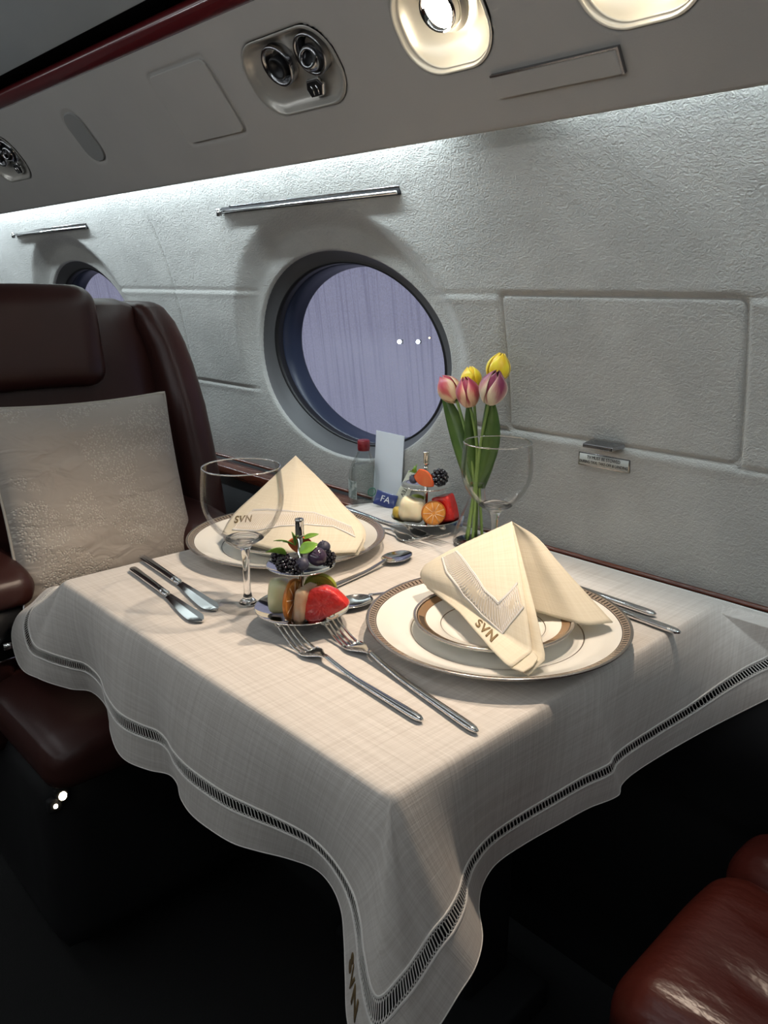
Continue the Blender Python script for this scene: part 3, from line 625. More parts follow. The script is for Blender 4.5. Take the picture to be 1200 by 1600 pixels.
# stitched hem roll and monogram on the near corner
hb = MB(); hb.tube(np.vstack([Hm[::2], Hm[:1]]) - np.array([cen[0], cen[1], 0]), .0007, 5, False); hb.build('hem_roll', M_lace, cloth)
def text_on(name, body, size, Q, mat, parent, off=(0, 0, 0), ext=.0006):
    """letters bent onto a surface: Q(a, b) -> (point, normal) with a along the line and b up the letters, in metres"""
    cu = bpy.data.curves.new(name, 'FONT'); cu.body = body; cu.size = size; cu.offset = size * .02; cu.space_character = 1.15
    to = bpy.data.objects.new(name + '_tmp', cu); COL.objects.link(to); dg = bpy.context.evaluated_depsgraph_get()
    me = bpy.data.meshes.new_from_object(to.evaluated_get(dg)); bpy.data.objects.remove(to)
    bm = bmesh.new(); bm.from_mesh(me); bmesh.ops.subdivide_edges(bm, edges=bm.edges[:], cuts=1)
    ex = bmesh.ops.extrude_face_region(bm, geom=bm.faces[:]); tops = {v for v in ex['geom'] if isinstance(v, bmesh.types.BMVert)}
    for v in bm.verts:
        p, n_ = Q(v.co.x, v.co.y); v.co = Vector(p) + Vector(n_) * (ext if v in tops else 0) - Vector(off)
    bm.to_mesh(me); bm.free(); me.materials.clear(); me.materials.append(mat)
    o = bpy.data.objects.new(name, me); COL.objects.link(o); o.parent = parent; return o
sC = cum[21]
def cloth_text(a, b):
    s = sC + a * 1.0; t = .91 - b / .2
    p = skirt([s, s + .002, s], [t, t, t - .01]); n_ = np.cross(p[1] - p[0], p[2] - p[0]); n_ /= np.linalg.norm(n_) + 1e-12
    if n_[1] > 0: n_ = -n_
    return p[0] + n_ * .0003, n_
text_on('monogram', 'SVN', .025, cloth_text, M_gold, cloth, off=(cen[0], cen[1], 0))

# ------------------------------------------------------------------ china
M_band_key = bpy.data.materials.new('key_pattern_band'); M_band_key.use_nodes = True
def band_material(m, base, dark, reps, r0, r1):
    nt = m.node_tree; b = nt.nodes['Principled BSDF']; L = nt.links.new; b.inputs['Roughness'].default_value = .25; b.inputs['Metallic'].default_value = .35; b.inputs['Coat Weight'].default_value = .4
    tc = nd(nt, 'ShaderNodeTexCoord'); sx = nd(nt, 'ShaderNodeSeparateXYZ'); L(tc.outputs['Object'], sx.inputs[0])
    an = nd(nt, 'ShaderNodeMath', operation='ARCTAN2'); L(sx.outputs[1], an.inputs[0]); L(sx.outputs[0], an.inputs[1])
    mu = nd(nt, 'ShaderNodeMath', operation='MULTIPLY'); mu.inputs[1].default_value = reps / (2 * PI); L(an.outputs[0], mu.inputs[0])
    fr = nd(nt, 'ShaderNodeMath', operation='FRACT'); L(mu.outputs[0], fr.inputs[0])
    gt = nd(nt, 'ShaderNodeMath', operation='GREATER_THAN'); gt.inputs[1].default_value = .62; L(fr.outputs[0], gt.inputs[0])
    vl = nd(nt, 'ShaderNodeVectorMath', operation='LENGTH'); cb = nd(nt, 'ShaderNodeCombineXYZ'); L(sx.outputs[0], cb.inputs[0]); L(sx.outputs[1], cb.inputs[1]); L(cb.outputs[0], vl.inputs[0])
    mid = nd(nt, 'ShaderNodeMath', operation='COMPARE'); mid.inputs[1].default_value = (r0 + r1) / 2; mid.inputs[2].default_value = (r1 - r0) * .30; L(vl.outputs['Value'], mid.inputs[0])
    an2 = nd(nt, 'ShaderNodeMath', operation='MULTIPLY'); L(gt.outputs[0], an2.inputs[0]); L(mid.outputs[0], an2.inputs[1])
    ed = nd(nt, 'ShaderNodeMath', operation='COMPARE'); ed.inputs[1].default_value = (r0 + r1) / 2; ed.inputs[2].default_value = (r1 - r0) * .42; L(vl.outputs['Value'], ed.inputs[0])
    iv = nd(nt, 'ShaderNodeMath', operation='SUBTRACT'); iv.inputs[0].default_value = 1; L(ed.outputs[0], iv.inputs[1])
    mxx = nd(nt, 'ShaderNodeMath', operation='MAXIMUM'); L(an2.outputs[0], mxx.inputs[0]); L(iv.outputs[0], mxx.inputs[1])
    mx = nd(nt, 'ShaderNodeMix', data_type='RGBA'); mx.inputs[6].default_value = (*base, 1); mx.inputs[7].default_value = (*dark, 1); L(mxx.outputs[0], mx.inputs[0]); L(mx.outputs[2], b.inputs['Base Color'])
band_material(M_band_key, (.40, .32, .25), (.05, .032, .022), 150, .1360, .1455)
M_band_small = bpy.data.materials.new('bronze_band'); M_band_small.use_nodes = True
band_material(M_band_small, (.33, .20, .11), (.06, .035, .02), 1, .0755, .0855)
def top_z(R, r, z1):
    k = r / R
    return np.interp(k, [0, .56, .62, .70, .80, .93, 1.0], [.0045, .0045, .0055, .0095, .0125, z1 * .86, z1])
def plate(name, R, z1, r0, r1, mb_, loc, lab, grp):
    root = empty(name, loc, label=lab, cat='plate', group=grp)
    rs = np.linspace(0.0005, R, 40); prof = [(r, float(top_z(R, r, z1))) for r in rs] + [(R + .0007, z1 - .0009), (R - .0005, z1 - .0022)]
    prof += [(r, float(top_z(R, r, z1)) - .0034) for r in np.linspace(R * .97, R * .64, 12)] + [(R * .62, 0), (R * .60, 0), (R * .58, .0012), (.0005, .0012)]
    MB().lathe(prof, n=128).build('plate_body', M_china, root)
    MB().lathe([(r, float(top_z(R, r, z1)) + .00025) for r in np.linspace(r0, r1, 6)], n=128).build('rim_band', mb_, root, label='patterned bronze rim band')
    MB().lathe([(R - .0020, z1 + .0001), (R + .0003, z1 + .0006), (R + .0014, z1 - .0006), (R + .0007, z1 - .0018)], n=128).build('rim_line', M_plat, root)
    MB().lathe([(r, float(top_z(R, r, z1)) + .0002) for r in (R * .655, R * .665)], n=128).build('inner_line', M_plat, root)
    return root
def copy_tree(o, parent=None):
    c = o.copy(); COL.objects.link(c)
    if parent: c.parent = parent
    for ch in list(o.children): copy_tree(ch, c)
    return c
def retag(o, loc, lab, rot=None):
    o.location = loc; o['label'] = lab
    if rot is not None: o.rotation_euler = rot
    return o
PR = Vector((-.522, .661, .0006)); PLc = Vector((-.936, .674, .0006))
dp = plate('dinner_plate', .1465, .0235, .1360, .1448, M_band_key, PR, 'large dinner plate with patterned rim under the right napkin, nearest the front forks', 'large dinner plates')
retag(copy_tree(dp), PLc, 'large dinner plate with patterned rim behind the tall glass and fruit stand')
sp = plate('side_plate', .0890, .0190, .0760, .0865, M_band_small, PR + Vector((-.004, -.002, .0060)), 'small bronze-banded plate on the front right dinner plate', 'small bronze-banded plates')
retag(copy_tree(sp), PLc + Vector((0, -.004, .0060)), 'small bronze-banded plate on the far left dinner plate, mostly hidden by a napkin')

# ------------------------------------------------------------------ folded napkins
def coons(c0, c1, d0, d1, nu=28, nv=28, bulge=None):
    """surface between curves: c0(u) bottom, c1(u) top, d0(v) left, d1(v) right"""
    V = []; 
    for i in range(nu):
        u = i / (nu - 1)
        for j in range(nv):
            v = j / (nv - 1)
            A = c0(u) * (1 - v) + c1(u) * v; B = d0(v) * (1 - u) + d1(v) * u
            C_ = c0(0) * (1-u)*(1-v) + c0(1) * u*(1-v) + c1(0) * (1-u)*v + c1(1) * u*v
            p = A + B - C_
            if bulge: p = p + bulge(u, v)
            V.append(p)
    return V
def path(pts, smooth=False):
    P = [np.array(p, float) for p in pts]; d = np.concatenate([[0], np.cumsum([np.linalg.norm(P[i + 1] - P[i]) for i in range(len(P) - 1)])]); d /= d[-1]
    A = np.array(P)
    if smooth and len(P) > 2:
        return lambda t: np.array([float(cubic(d, A[:, k], np.array([t]))[0]) for k in range(3)])
    return lambda t: np.array([np.interp(t, d, A[:, k]) for k in range(3)])
def vec(*a): return np.array(a, float)
def sheet(name, V, nu, nv, root, o0, mat=M_nap, solid=.0012, **k):
    V = np.array(V) - o0; uv = []
    U_ = np.linalg.norm(V.reshape(nu, nv, 3)[-1, 0] - V.reshape(nu, nv, 3)[0, 0]); W_ = np.linalg.norm(V.reshape(nu, nv, 3)[0, -1] - V.reshape(nu, nv, 3)[0, 0])
    for i in range(nu):
        for j in range(nv): uv.append((i / (nu - 1) * max(U_, .08), j / (nv - 1) * max(W_, .08)))
    o = mesh(name, V, gridfaces(nu, nv), mat, root, uv=uv, **k)
    if solid: md = o.modifiers.new('thickness', 'SOLIDIFY'); md.thickness = solid; md.offset = 0
    return o
# right napkin
Pk = vec(-.5546, .7234, .116); TLc = vec(-.632, .657, .058); P1_ = vec(-.6283, .6529, .036); T2 = vec(-.4298, .5708, .028); T2b = vec(-.4324, .6067, .031)
T3 = vec(-.4208, .7359, .027)
o0 = np.array([PR.x, PR.y, .012])
nr_root = empty('folded_napkin', tuple(o0), label='cream folded napkin with lace V and SVN letters standing on the front right plates', cat='napkin')
cL = path([P1_, vec(-.545, .6235, .033), vec(-.47, .585, .030), vec(-.437, .571, .028), T2], False)
cTop = path([TLc, vec(-.615, .672, .073), Pk], True)
dL = path([P1_, vec(-.634, .652, .047), TLc], True); dR = path([T2, vec(-.4310, .590, .030), T2b, vec(-.462, .633, .062), Pk])
def bulL(u, v): return vec(.3, -.65, .25) * .010 * math.sin(PI * u) * math.sin(PI * v) ** .8
LN = 44
def surfL(u, v):
    A = cL(u) * (1 - v) + cTop(u) * v; B = dL(v) * (1 - u) + dR(v) * u
    C_ = cL(0) * (1-u)*(1-v) + cL(1) * u*(1-v) + cTop(0) * (1-u)*v + cTop(1) * u*v
    return A + B - C_ + bulL(u, v)
sheet('front_panel', [surfL(i / (LN - 1), j / (LN - 1)) for i in range(LN) for j in range(LN)], LN, LN, nr_root, o0)
# second layer a little lower and behind, seen at the left edge and the tip
sheet('under_layer', [surfL(i / 27, j / 27) + vec(.002, .004, -.0045) * (1 - .6 * j / 27) + vec(.0, .0, -.002) + vec(.012, .004, 0) * (i / 27) * (1 - j / 27) for i in range(28) for j in range(28)], 28, 28, nr_root, o0)
tipc = [vec(-.4298, .5708, .0265), vec(-.4180, .5735, .0255), vec(-.4235, .6040, .0285), vec(-.4335, .6080, .031)]
sheet('turned_tip', coons(path([vec(-.4420, .5765, .027), tipc[0], tipc[1]]), path([tipc[3], vec(-.4315, .6085, .031), tipc[2]]), path([vec(-.4420, .5765, .027), vec(-.440, .59, .0285), tipc[3]]), path([tipc[1], vec(-.4175, .588, .027), tipc[2]]), 14, 14), 14, 14, nr_root, o0)
# right wing: concave fan from the peak
base = path([T3, vec(-.4396, .7126, .0255), vec(-.4745, .7087, .0235), vec(-.5139, .7065, .024), vec(-.545, .712, .024)], True)
ridge = path([T3, vec(-.4894, .7374, .071), vec(-.5319, .7376, .101), Pk], True)
hid = path([vec(-.545, .712, .024), vec(-.552, .713, .07), Pk])
NW = 30; Vw = []
for i in range(NW):
    u = i / (NW - 1)
    for j in range(NW):
        v = j / (NW - 1)
        p = base(u) * (1 - v) + (ridge(v) * (1 - u) + hid(v) * u) - (base(0) * (1 - u) + base(1) * u) * (1 - v)
        p = p + vec(-.1, .5, 0) * .014 * math.sin(PI * u) * math.sin(PI * v)
        Vw.append(p)
sheet('side_wing', Vw, NW, NW, nr_root, o0)
# back layers closing the tent
sheet('back_panel', coons(path([vec(-.640, .690, .022), vec(-.60, .755, .022), vec(-.52, .775, .022), vec(-.43, .745, .024)]), path([TLc, Pk, vec(-.5319, .7390, .100), vec(-.4894, .7390, .070), T3]), path([vec(-.640, .690, .022), TLc]), path([vec(-.43, .745, .024), T3]), 30, 16), 30, 16, nr_root, o0)

# left napkin
PkL = vec(-.9902, .7357, .125); oL = np.array([PLc.x, PLc.y, .012])
nl_root = empty('folded_napkin', tuple(oL), label='cream folded napkin with straight lace band standing behind the tall empty glass', cat='napkin')
cB = path([vec(-.991, .594, .026), vec(-.9184, .6013, .0275), vec(-.8626, .6112, .029), vec(-.8177, .6431, .029), vec(-.783, .678, .031)], True)
dl = path([vec(-.991, .594, .026), vec(-1.0, .618, .045), vec(-.995, .668, .080), PkL], True); dr = path([vec(-.783, .678, .031), vec(-.790, .698, .045), vec(-.8731, .7249, .078), PkL], True)
NL = 40
def surfN(u, v):
    p = cB(u) * (1 - v) + (dl(v) * (1 - u) + dr(v) * u) - (cB(0) * (1 - u) + cB(1) * u) * (1 - v)
    return p + vec(.45, -.6, .25) * .012 * math.sin(PI * u) * (1 - v) ** .6 * math.sin(PI * min(1, v * 1.1)) 
sheet('front_panel', [surfN(i / (NL - 1), j / (NL - 1)) for i in range(NL) for j in range(NL)], NL, NL, nl_root, oL)
sheet('under_layer', [surfN(i / 27, j / 27) * 1 + vec(-.002, .006, -.0055) * (1 - j / 27) for i in range(28) for j in range(28)], 28, 28, nl_root, oL)
sheet('back_panel', coons(path([vec(-1.0, .62, .022), vec(-1.03, .70, .022), vec(-.98, .765, .022), vec(-.88, .765, .022), vec(-.80, .71, .022)]), path([vec(-.991, .596, .026), vec(-.995, .669, .079), PkL, vec(-.8731, .7260, .077), vec(-.785, .68, .031)]), path([vec(-1.0, .62, .022), vec(-.991, .596, .026)]), path([vec(-.80, .71, .022), vec(-.785, .68, .031)]), 30, 16), 30, 16, nl_root, oL)
# lace trims and monograms of the napkins: polylines in the panels' own (u, v)
M_gap_shade = pmat('lace_gap_shade', (.58, .51, .40), .9)  # darker tan paints the shade seen through the lace gaps
def panel_band(name, F, pa, pb, n, root, oo, off=.0011, r=.00052):
    """pa, pb: (u, v) polylines for the two borders of a band on the surface F"""
    fa = path([(*p, 0) for p in pa]); fb = path([(*p, 0) for p in pb])
    def Q(s, t):
        out = []
        for a, b in zip(np.atleast_1d(s), np.atleast_1d(t)):
            k = min(1, max(0, a / n)); q = fa(k) * (1 - b) + fb(k) * b; u, v = q[0], q[1]
            p = F(u, v); e = .01; n_ = np.cross(F(u + e, v) - p, F(u, v + e) - p); n_ /= np.linalg.norm(n_) + 1e-12
            if n_[2] < 0 and n_[1] > 0: n_ = -n_
            if n_ @ vec(.6, -.6, .4) < 0: n_ = -n_
            out.append(p + n_ * off)
        return np.array(out)
    m = n * 2; A_ = Q(np.arange(m + 1) * .5, np.full(m + 1, .0)) - oo; B_ = Q(np.arange(m + 1) * .5, np.full(m + 1, 1.)) - oo
    lc = hem_lace(name, Q, n, r, root, off=oo)
    k = .35
    C_ = (Q(np.arange(m + 1) * .5, np.full(m + 1, .5)) - oo)
    mesh('lace_shade_strip', np.vstack([A_, C_, B_]), [(j * (m + 1) + i, j * (m + 1) + i + 1, (j + 1) * (m + 1) + i + 1, (j + 1) * (m + 1) + i) for j in range(2) for i in range(m)], M_gap_shade, lc)
    return lc
lowR = [(.233, .9), (.3, .583), (.433, .3), (.6, .2), (.783, .167), (.867, .267), (.983, .383)]
uppR = [(.383, .917), (.533, .633), (.667, .417), (.783, .35), (.883, .45), (.967, .533)]
panel_band('lace_trim', surfL, lowR[:5], uppR[:4], 34, nr_root, o0)
panel_band('lace_trim', surfL, lowR[4:], uppR[3:], 12, nr_root, o0)
lowL = [(.083, .083), (.283, .117), (.467, .2), (.65, .233), (.817, .217), (.95, .117)]
uppL = [(.15, .3), (.3, .333), (.5, .35), (.717, .35), (.833, .283), (.93, .20)]
panel_band('lace_trim', surfN, lowL, uppL, 54, nl_root, oL)
def uvtext(F, p0, p1, pup, w_, h_):
    """map metres along (p0->p1) and up (p0->pup) on panel F"""
    p0, p1, pup = [np.array(q) for q in (p0, p1, pup)]
    def Q(a, b):
        uv = p0 + (p1 - p0) * a / w_ + (pup - p0) * b / h_; e = .01
        uu, vv = np.clip(uv, 0, 1); p = F(uu, vv); n_ = np.cross(F(min(1, uu + e), vv) - p, F(uu, min(1, vv + e)) - p); n_ /= np.linalg.norm(n_) + 1e-12
        if n_ @ vec(.6, -.6, .4) < 0: n_ = -n_
        return p + n_ * .0008, n_
    return Q
text_on('monogram', 'SVN', .017, uvtext(surfL, (.585, .045), (.80, .035), (.575, .135), .036, .0125), M_gold, nr_root, off=o0, ext=.0008)
text_on('monogram', 'SVN', .012, uvtext(surfN, (.06, .14), (.22, .19), (.035, .215), .026, .009), M_gold, nl_root, off=oL, ext=.0006)

# ------------------------------------------------------------------ cutlery (local x runs from the handle end towards the working end, resting on z = 0)
def strip(path_, n=10, up=(0, 0, 1)):     # (x, y, z, halfwidth, halfthick)
    V = []; Fc = []
    for (x, y, z, a, b) in path_:
        for k in range(n):
            t = 2 * PI * k / n; c, s = math.cos(t), math.sin(t)
            V.append((x, y + a * math.copysign(abs(c) ** .8, c), z + b * math.copysign(abs(s) ** .8, s)))
    m = len(path_)
    for i in range(m - 1):
        for k in range(n): Fc.append((i * n + k, i * n + (k + 1) % n, (i + 1) * n + (k + 1) % n, (i + 1) * n + k))
    Fc += [tuple(range(n))[::-1], tuple((m - 1) * n + k for k in range(n))]
    return V, Fc
def samp(fn, n): return [fn(i / (n - 1)) for i in range(n)]
def handle_path(L, x1):
    def f(t):
        x = t * x1; end = 1 - math.exp(-t * 40)
        hw = (.0052 * (1 - t) + .0026 * t) * (.35 + .65 * end); ht = (.0030 * (1 - t) + .0016 * t) * (.4 + .6 * end)
        z = .0034 + .0060 * max(0, (t - .62) / .38) ** 1.6
        return (x, 0, z, hw, ht)
    return samp(f, 36)
M_cut = pmat('polished_cutlery_steel', (.72, .72, .72), .10, metal=1)
def make_fork(L):
    root = empty('fork'); hx = L * .66
    mb = MB(); mb.add(*strip(handle_path(L, hx), 14)); mb.build('handle', M_cut, root)
    mb = MB()
    xr = np.linspace(0, 1, 26); V = []; ny = 13
    Lh = L - hx; root_len = Lh * .42
    def zc(x): k = x / Lh; return .0095 - .0085 * math.sin(min(1, k / .55) * PI / 2) ** 1.3 + .018 * max(0, (k - .35) / .65) ** 1.7
    def hw(k): return lerp(.0026, .0122, 0.5 - .5 * math.cos(PI * min(1, k * 1.25)))
    top = []; bot = []
    for i, k in enumerate(xr):
        x = k * root_len; h_ = hw(k)
        for j in range(ny):
            y = -1 + 2 * j / (ny - 1); z = zc(x) + .0022 * y * y * k
            V.append((hx + x, y * h_, z))
    n0 = len(V); V2 = [(x, y, z - .0017) for x, y, z in V]
    F2 = [(i * ny + j, (i + 1) * ny + j, (i + 1) * ny + j + 1, i * ny + j + 1) for i in range(25) for j in range(ny - 1)]
    side = [i * ny for i in range(26)] + [25 * ny + j for j in range(1, ny)] + [i * ny + ny - 1 for i in range(24, -1, -1)] + [j for j in range(ny - 2, 0, -1)]
    mb.add(V + V2, F2 + [tuple(n0 + q for q in f[::-1]) for f in F2] + [(side[a], side[(a + 1) % len(side)], n0 + side[(a + 1) % len(side)], n0 + side[a]) for a in range(len(side))])
    hd = mb.build('head', M_cut, root)
    for q in (-1.5, -.5, .5, 1.5):
        yq = q * .0061
        def f(t, yq=yq):
            x = root_len * .96 + t * (Lh - root_len * .96); z = zc(x) - .0008 + .0018 * (abs(q) / 1.5) ** 2 * (1 - t * .6)
            return (hx + x, yq, z, lerp(.0021, .0009, t ** 1.5), lerp(.0010, .0006, t))
        MB().add(*strip(samp(f, 16), 8)).build('tine', M_cut, hd)
    return root
def make_spoon(L):
    root = empty('spoon'); bl = .056; hx = L - bl
    MB().add(*strip(handle_path(L, hx + .002), 14)).build('handle', M_cut, root)
    nu, nv = 25, 24; V = []; 
    for s_ in (0, 1):
        for i in range(nu):
            r = i / (nu - 1)
            for j in range(nv):
                a = 2 * PI * j / nv; x = math.cos(a); y = math.sin(a); wid = .0185 * (1 - .10 * x)
                z = .0078 - .0066 * (1 - r ** 2) - (.0011 if s_ else 0)
                V.append((hx + bl / 2 + x * r * bl / 2, y * r * wid, z))
    n0 = nu * nv; Fq = [(i * nv + j, i * nv + (j + 1) % nv, (i + 1) * nv + (j + 1) % nv, (i + 1) * nv + j) for i in range(nu - 1) for j in range(nv)]
    rim = (nu - 1) * nv
    MB().add(V, Fq + [tuple(n0 + q for q in f[::-1]) for f in Fq] + [(rim + j, rim + (j + 1) % nv, n0 + rim + (j + 1) % nv, n0 + rim + j) for j in range(nv)]).build('bowl', M_cut, root)
    return root
def make_knife(L, broad=True):
    root = empty('table_knife'); hx = L * .50
    def f(t): e = 1 - math.exp(-t * 40); return (t * hx, 0, .0040, (.0046 + .0012 * (1 - t)) * (.35 + .65 * e), .0034 * (.4 + .6 * e))
    MB().add(*strip(samp(f, 24), 14)).build('handle', M_cut, root)
    MB().add(*strip(samp(lambda t: (hx - .001 + t * .012, 0, .0040, .0038 + .0016 * math.sin(PI * t), .0036 * (1 - .4 * t)), 10), 12)).build('bolster', M_cut, root)
    n = 40; V = []
    for i in range(n):
        t = i / (n - 1); x = hx + .010 + t * (L - hx - .010)
        up = .0050 + .0045 * t ** .8 if broad else .0055; lo = .0045 + .0075 * math.sin(min(1, t * 1.05) * PI * .55) ** 1.4
        if t > .82: k = (t - .82) / .18; c = math.sqrt(max(0, 1 - k * k)); up = up * (c * .6 + .4 * (1 - k)) ; lo = lo * c
        z = .0028
        V += [(x, up, z + .0010), (x, 0, z + .0016), (x, -lo, z + .0001), (x, -lo, z - .0001), (x, 0, z - .0012), (x, up, z - .0010)]
    Fq = [(i * 6 + k, (i + 1) * 6 + k, (i + 1) * 6 + (k + 1) % 6, i * 6 + (k + 1) % 6) for i in range(n - 1) for k in range(6)]
    MB().add(V, Fq + [(0, 1, 2, 3, 4, 5), tuple((n - 1) * 6 + k for k in range(6))[::-1]]).build('blade', M_cut, root, smooth=False, bevel=.0004)
    return root
def place(o, a, b, lab, cat, grp, z=.0008, tilt=0):
    d = Vector((b[0] - a[0], b[1] - a[1], 0)); o.location = (a[0], a[1], z); o.rotation_euler = (0, tilt, math.atan2(d.y, d.x)); tag(o, lab, cat, grp); return o
f1 = place(make_fork(.232), (-.449, .466), (-.683, .482), 'shorter steel fork at the front, tines under the front fruit stand', 'fork', 'forks')
f2 = place(make_fork(.268), (-.402, .488), (-.670, .532), 'longer steel fork lying between the short front fork and the front right plate', 'fork', 'forks')
place(copy_tree(f1), (-1.02, .842), (-.787, .826), 'fork by the far left plate, its tines nearer the camera of that pair', 'fork', 'forks')
place(copy_tree(f2), (-1.045, .872), (-.778, .856), 'fork by the far left plate, tines reaching under the far fruit stand', 'fork', 'forks')
s1 = place(make_spoon(.198), (-.756, .586), (-.784, .781), 'steel spoon with its bowl towards the wall between the two place settings', 'spoon', 'dessert spoons')
place(copy_tree(s1), (-.678, .766), (-.700, .571), 'steel spoon tucked under the rim of the front right plate, bowl by the grapefruit', 'spoon', 'dessert spoons')
k1 = place(make_knife(.226), (-1.006, .458), (-.781, .436), 'dark reflecting knife nearest the left table edge', 'knife', 'table knives')
place(copy_tree(k1), (-1.044, .491), (-.797, .467), 'longer dark reflecting knife beside the left plate, nearer the tall glass', 'knife', 'table knives').scale = (1.09, 1.05, 1)
k2 = place(make_knife(.24, False), (-.424, .839), (-.66, .850), 'steel knife by the right plate, closest to the wall, only its handle showing', 'knife', 'table knives')
place(copy_tree(k2), (-.379, .812), (-.615, .829), 'steel knife beside the rim of the right plate, handle end furthest right', 'knife', 'table knives')

# ------------------------------------------------------------------ stemware
def make_goblet():
    root = empty('wine_glass')
    zb = .079; out = []
    for t in np.linspace(0, 1, 34):
        z = zb + (.176 - zb) * t; k = t
        r = .0495 * math.sin(min(1, (k + .0) / .62) * PI / 2) ** .54 if k < .62 else .0495 - .0030 * ((k - .62) / .38) ** 1.6
        out.append((max(r, .004), z))
    out[0] = (.004, zb)
    inner = [(max(r - .0011, .001), z + (.0016 if i < 6 else 0)) for i, (r, z) in enumerate(out)]
    bowl = out + [(out[-1][0] - .0005, .1766)] + inner[::-1]
    MB().lathe(bowl, n=96).build('bowl', M_thin, root)
    MB().lathe([(out[-1][0] - .0012, .1755), (out[-1][0] - .0012, .1766), (out[-1][0] - .0005, .1770), (out[-1][0] + .0003, .1766), (out[-1][0] + .0003, .1755)], n=96, close=True).build('rim', M_glass, root)
    stem = [(.0005, .0021), (.0005, .0022), (.0355, .0016), (.0365, .0010), (.0360, .0003), (.0005, .0003)]
    MB().lathe([(.0005, .0022), (.0105, .0022), (.0115, .0036), (.0095, .0056), (.0060, .0095), (.0044, .018), (.0041, .040), (.0045, .062), (.0060, .073), (.0100, .0795), (.0175, .0835), (.0235, .0875), (.0220, .0885), (.0140, .0860), (.0060, .0840), (.0005, .0836)], n=72).build('stem', M_glass, root)
    MB().lathe([(.0005, .0003), (.036, .0003), (.0368, .0010), (.036, .0016), (.020, .0021), (.0100, .0028)], n=72).build('foot', M_thin, root)
    return root
g1 = make_goblet(); g1.location = (-.793, .508, .0006); tag(g1, 'empty wine glass in front of the left plate beside the knives', 'wine glass', 'wine glasses')
retag(copy_tree(g1), (-.677, .844, .0006), 'empty wine glass in front of the tulip vase, its base hidden by a napkin')

# ------------------------------------------------------------------ two-tier fruit stands
def make_stand():
    r = empty('fruit_stand')
    def dish(R, z0, dz): 
        p = [(q * R, z0 + dz * (q ** 2.4)) for q in np.linspace(.01, 1, 22)]
        return p + [(R + .0010, z0 + dz + .0006), (R + .0012, z0 + dz - .0004)] + [(q * R, z0 + dz * (q ** 2.4) - .0012) for q in np.linspace(.99, .01, 20)]
    MB().lathe(dish(.0545, .0135, .0095), n=72).build('lower_dish', M_silver, r)
    MB().lathe(dish(.0385, .0680, .0070), n=72).build('upper_dish', M_silver, r)
    MB().lathe([(.0005, .013), (.0033, .013), (.0033, .112), (.0005, .112)], n=28).build('pole', M_silver, r)
    MB().lathe([(.0005, .108), (.0050, .108), (.0053, .110), (.0050, .112), (.0050, .126), (.0053, .1275), (.0048, .129), (.0005, .129)], n=32).build('finial', M_silver, r)
    for k in range(3):
        a = 2 * PI * k / 3 + .35; c = (.030 * math.cos(a), .030 * math.sin(a))
        MB().ball((c[0], c[1], .0062), .0058, 18, 12).tube([(c[0], c[1], .010), (c[0], c[1], .0152)], .0022, 8).build('foot', M_silver, r)
    return r
ST1 = Vector((-.700, .522, .0006)); ST2 = Vector((-.857, .892, .0006))
st = make_stand(); retag(st, ST1, 'silver two-tier fruit stand at the front, above the two forks'); st['category'] = 'fruit stand'; st['group'] = 'two-tier silver fruit stands'
retag(copy_tree(st), ST2, 'silver two-tier fruit stand at the back near the bottle')
RV = Vector((CR.x, CR.y, 0)).normalized(); TV = Vector((-CF.x, -CF.y, 0)).normalized()   # along the room towards the right of the view, and towards the viewer
def off(c, a, b, z): return Vector(c) + RV * a + TV * b + Vector((0, 0, z))
AX = Matrix((RV, TV * -1, Vector((0, 0, 1)))).transposed()      # local x right, y away, z up
def lump(o, amp, fr, seed=0):
    for v in o.data.vertices:
        n_ = noise.noise(v.co * fr + Vector((seed, 0, 0))); v.co += v.co.normalized() * n_ * amp
    return o
M_melon = pmat('pale_melon', (.66, .66, .36), .25, sss=.4, var=(60, (.74, .74, .50), .3), coat=.4)
M_melon2 = pmat('cream_melon', (.76, .66, .44), .25, sss=.4, var=(60, (.80, .74, .55), .3), coat=.4)
M_peel = pmat('orange_peel', (.50, .16, .02), .35, bump=(700, .4, .0008), coat=.4)
M_orange = pmat('dried_orange', (.62, .20, .025), .3, sss=.3, bump=(300, .6, .001), coat=.6, var=(160, (.80, .38, .08), .2))
M_apple = pmat('apple_flesh', (.74, .58, .38), .35, sss=.3, var=(60, (.70, .35, .20), .2), coat=.3)
M_kiwi = pmat('kiwi_flesh', (.42, .46, .05), .3, sss=.3, var=(120, (.58, .60, .12), .25), coat=.5)
M_kiwi_c = pmat('kiwi_core', (.74, .74, .42), .4)
M_seed = pmat('black_seed', (.01, .01, .01), .3)
M_red = pmat('grapefruit_flesh', (.78, .025, .015), .22, sss=.3, bump=(330, .8, .002), coat=.7, var=(140, (.60, .012, .012), .25))
M_pith = pmat('pale_pith', (.85, .62, .42), .5)
M_blue = pmat('dusty_blueberry', (.035, .035, .06), .5, bump=(90, .3, .001), var=(50, (.085, .085, .13), .2))
M_fig = pmat('dark_grape', (.030, .012, .030), .18, coat=.6, var=(40, (.07, .05, .09), .2))
M_black = pmat('blackberry', (.008, .005, .010), .14, coat=.8)
M_leaf = pmat('mint_leaf', (.10, .24, .025), .4, coat=.3, bump=(120, .4, .001), var=(70, (.20, .38, .05), .25))
M_straw = pmat('strawberry_red', (.70, .055, .012), .25, coat=.7, bump=(260, .5, .0015), var=(70, (.85, .16, .03), .25))
M_strawf = pmat('strawberry_flesh', (.78, .07, .02), .3, sss=.3, coat=.5, var=(60, (.85, .24, .09), .3))
def fruit(name, o, loc, lab, cat, grp=None):
    o.name = name; o.location = loc; tag(o, lab, cat, grp); return o
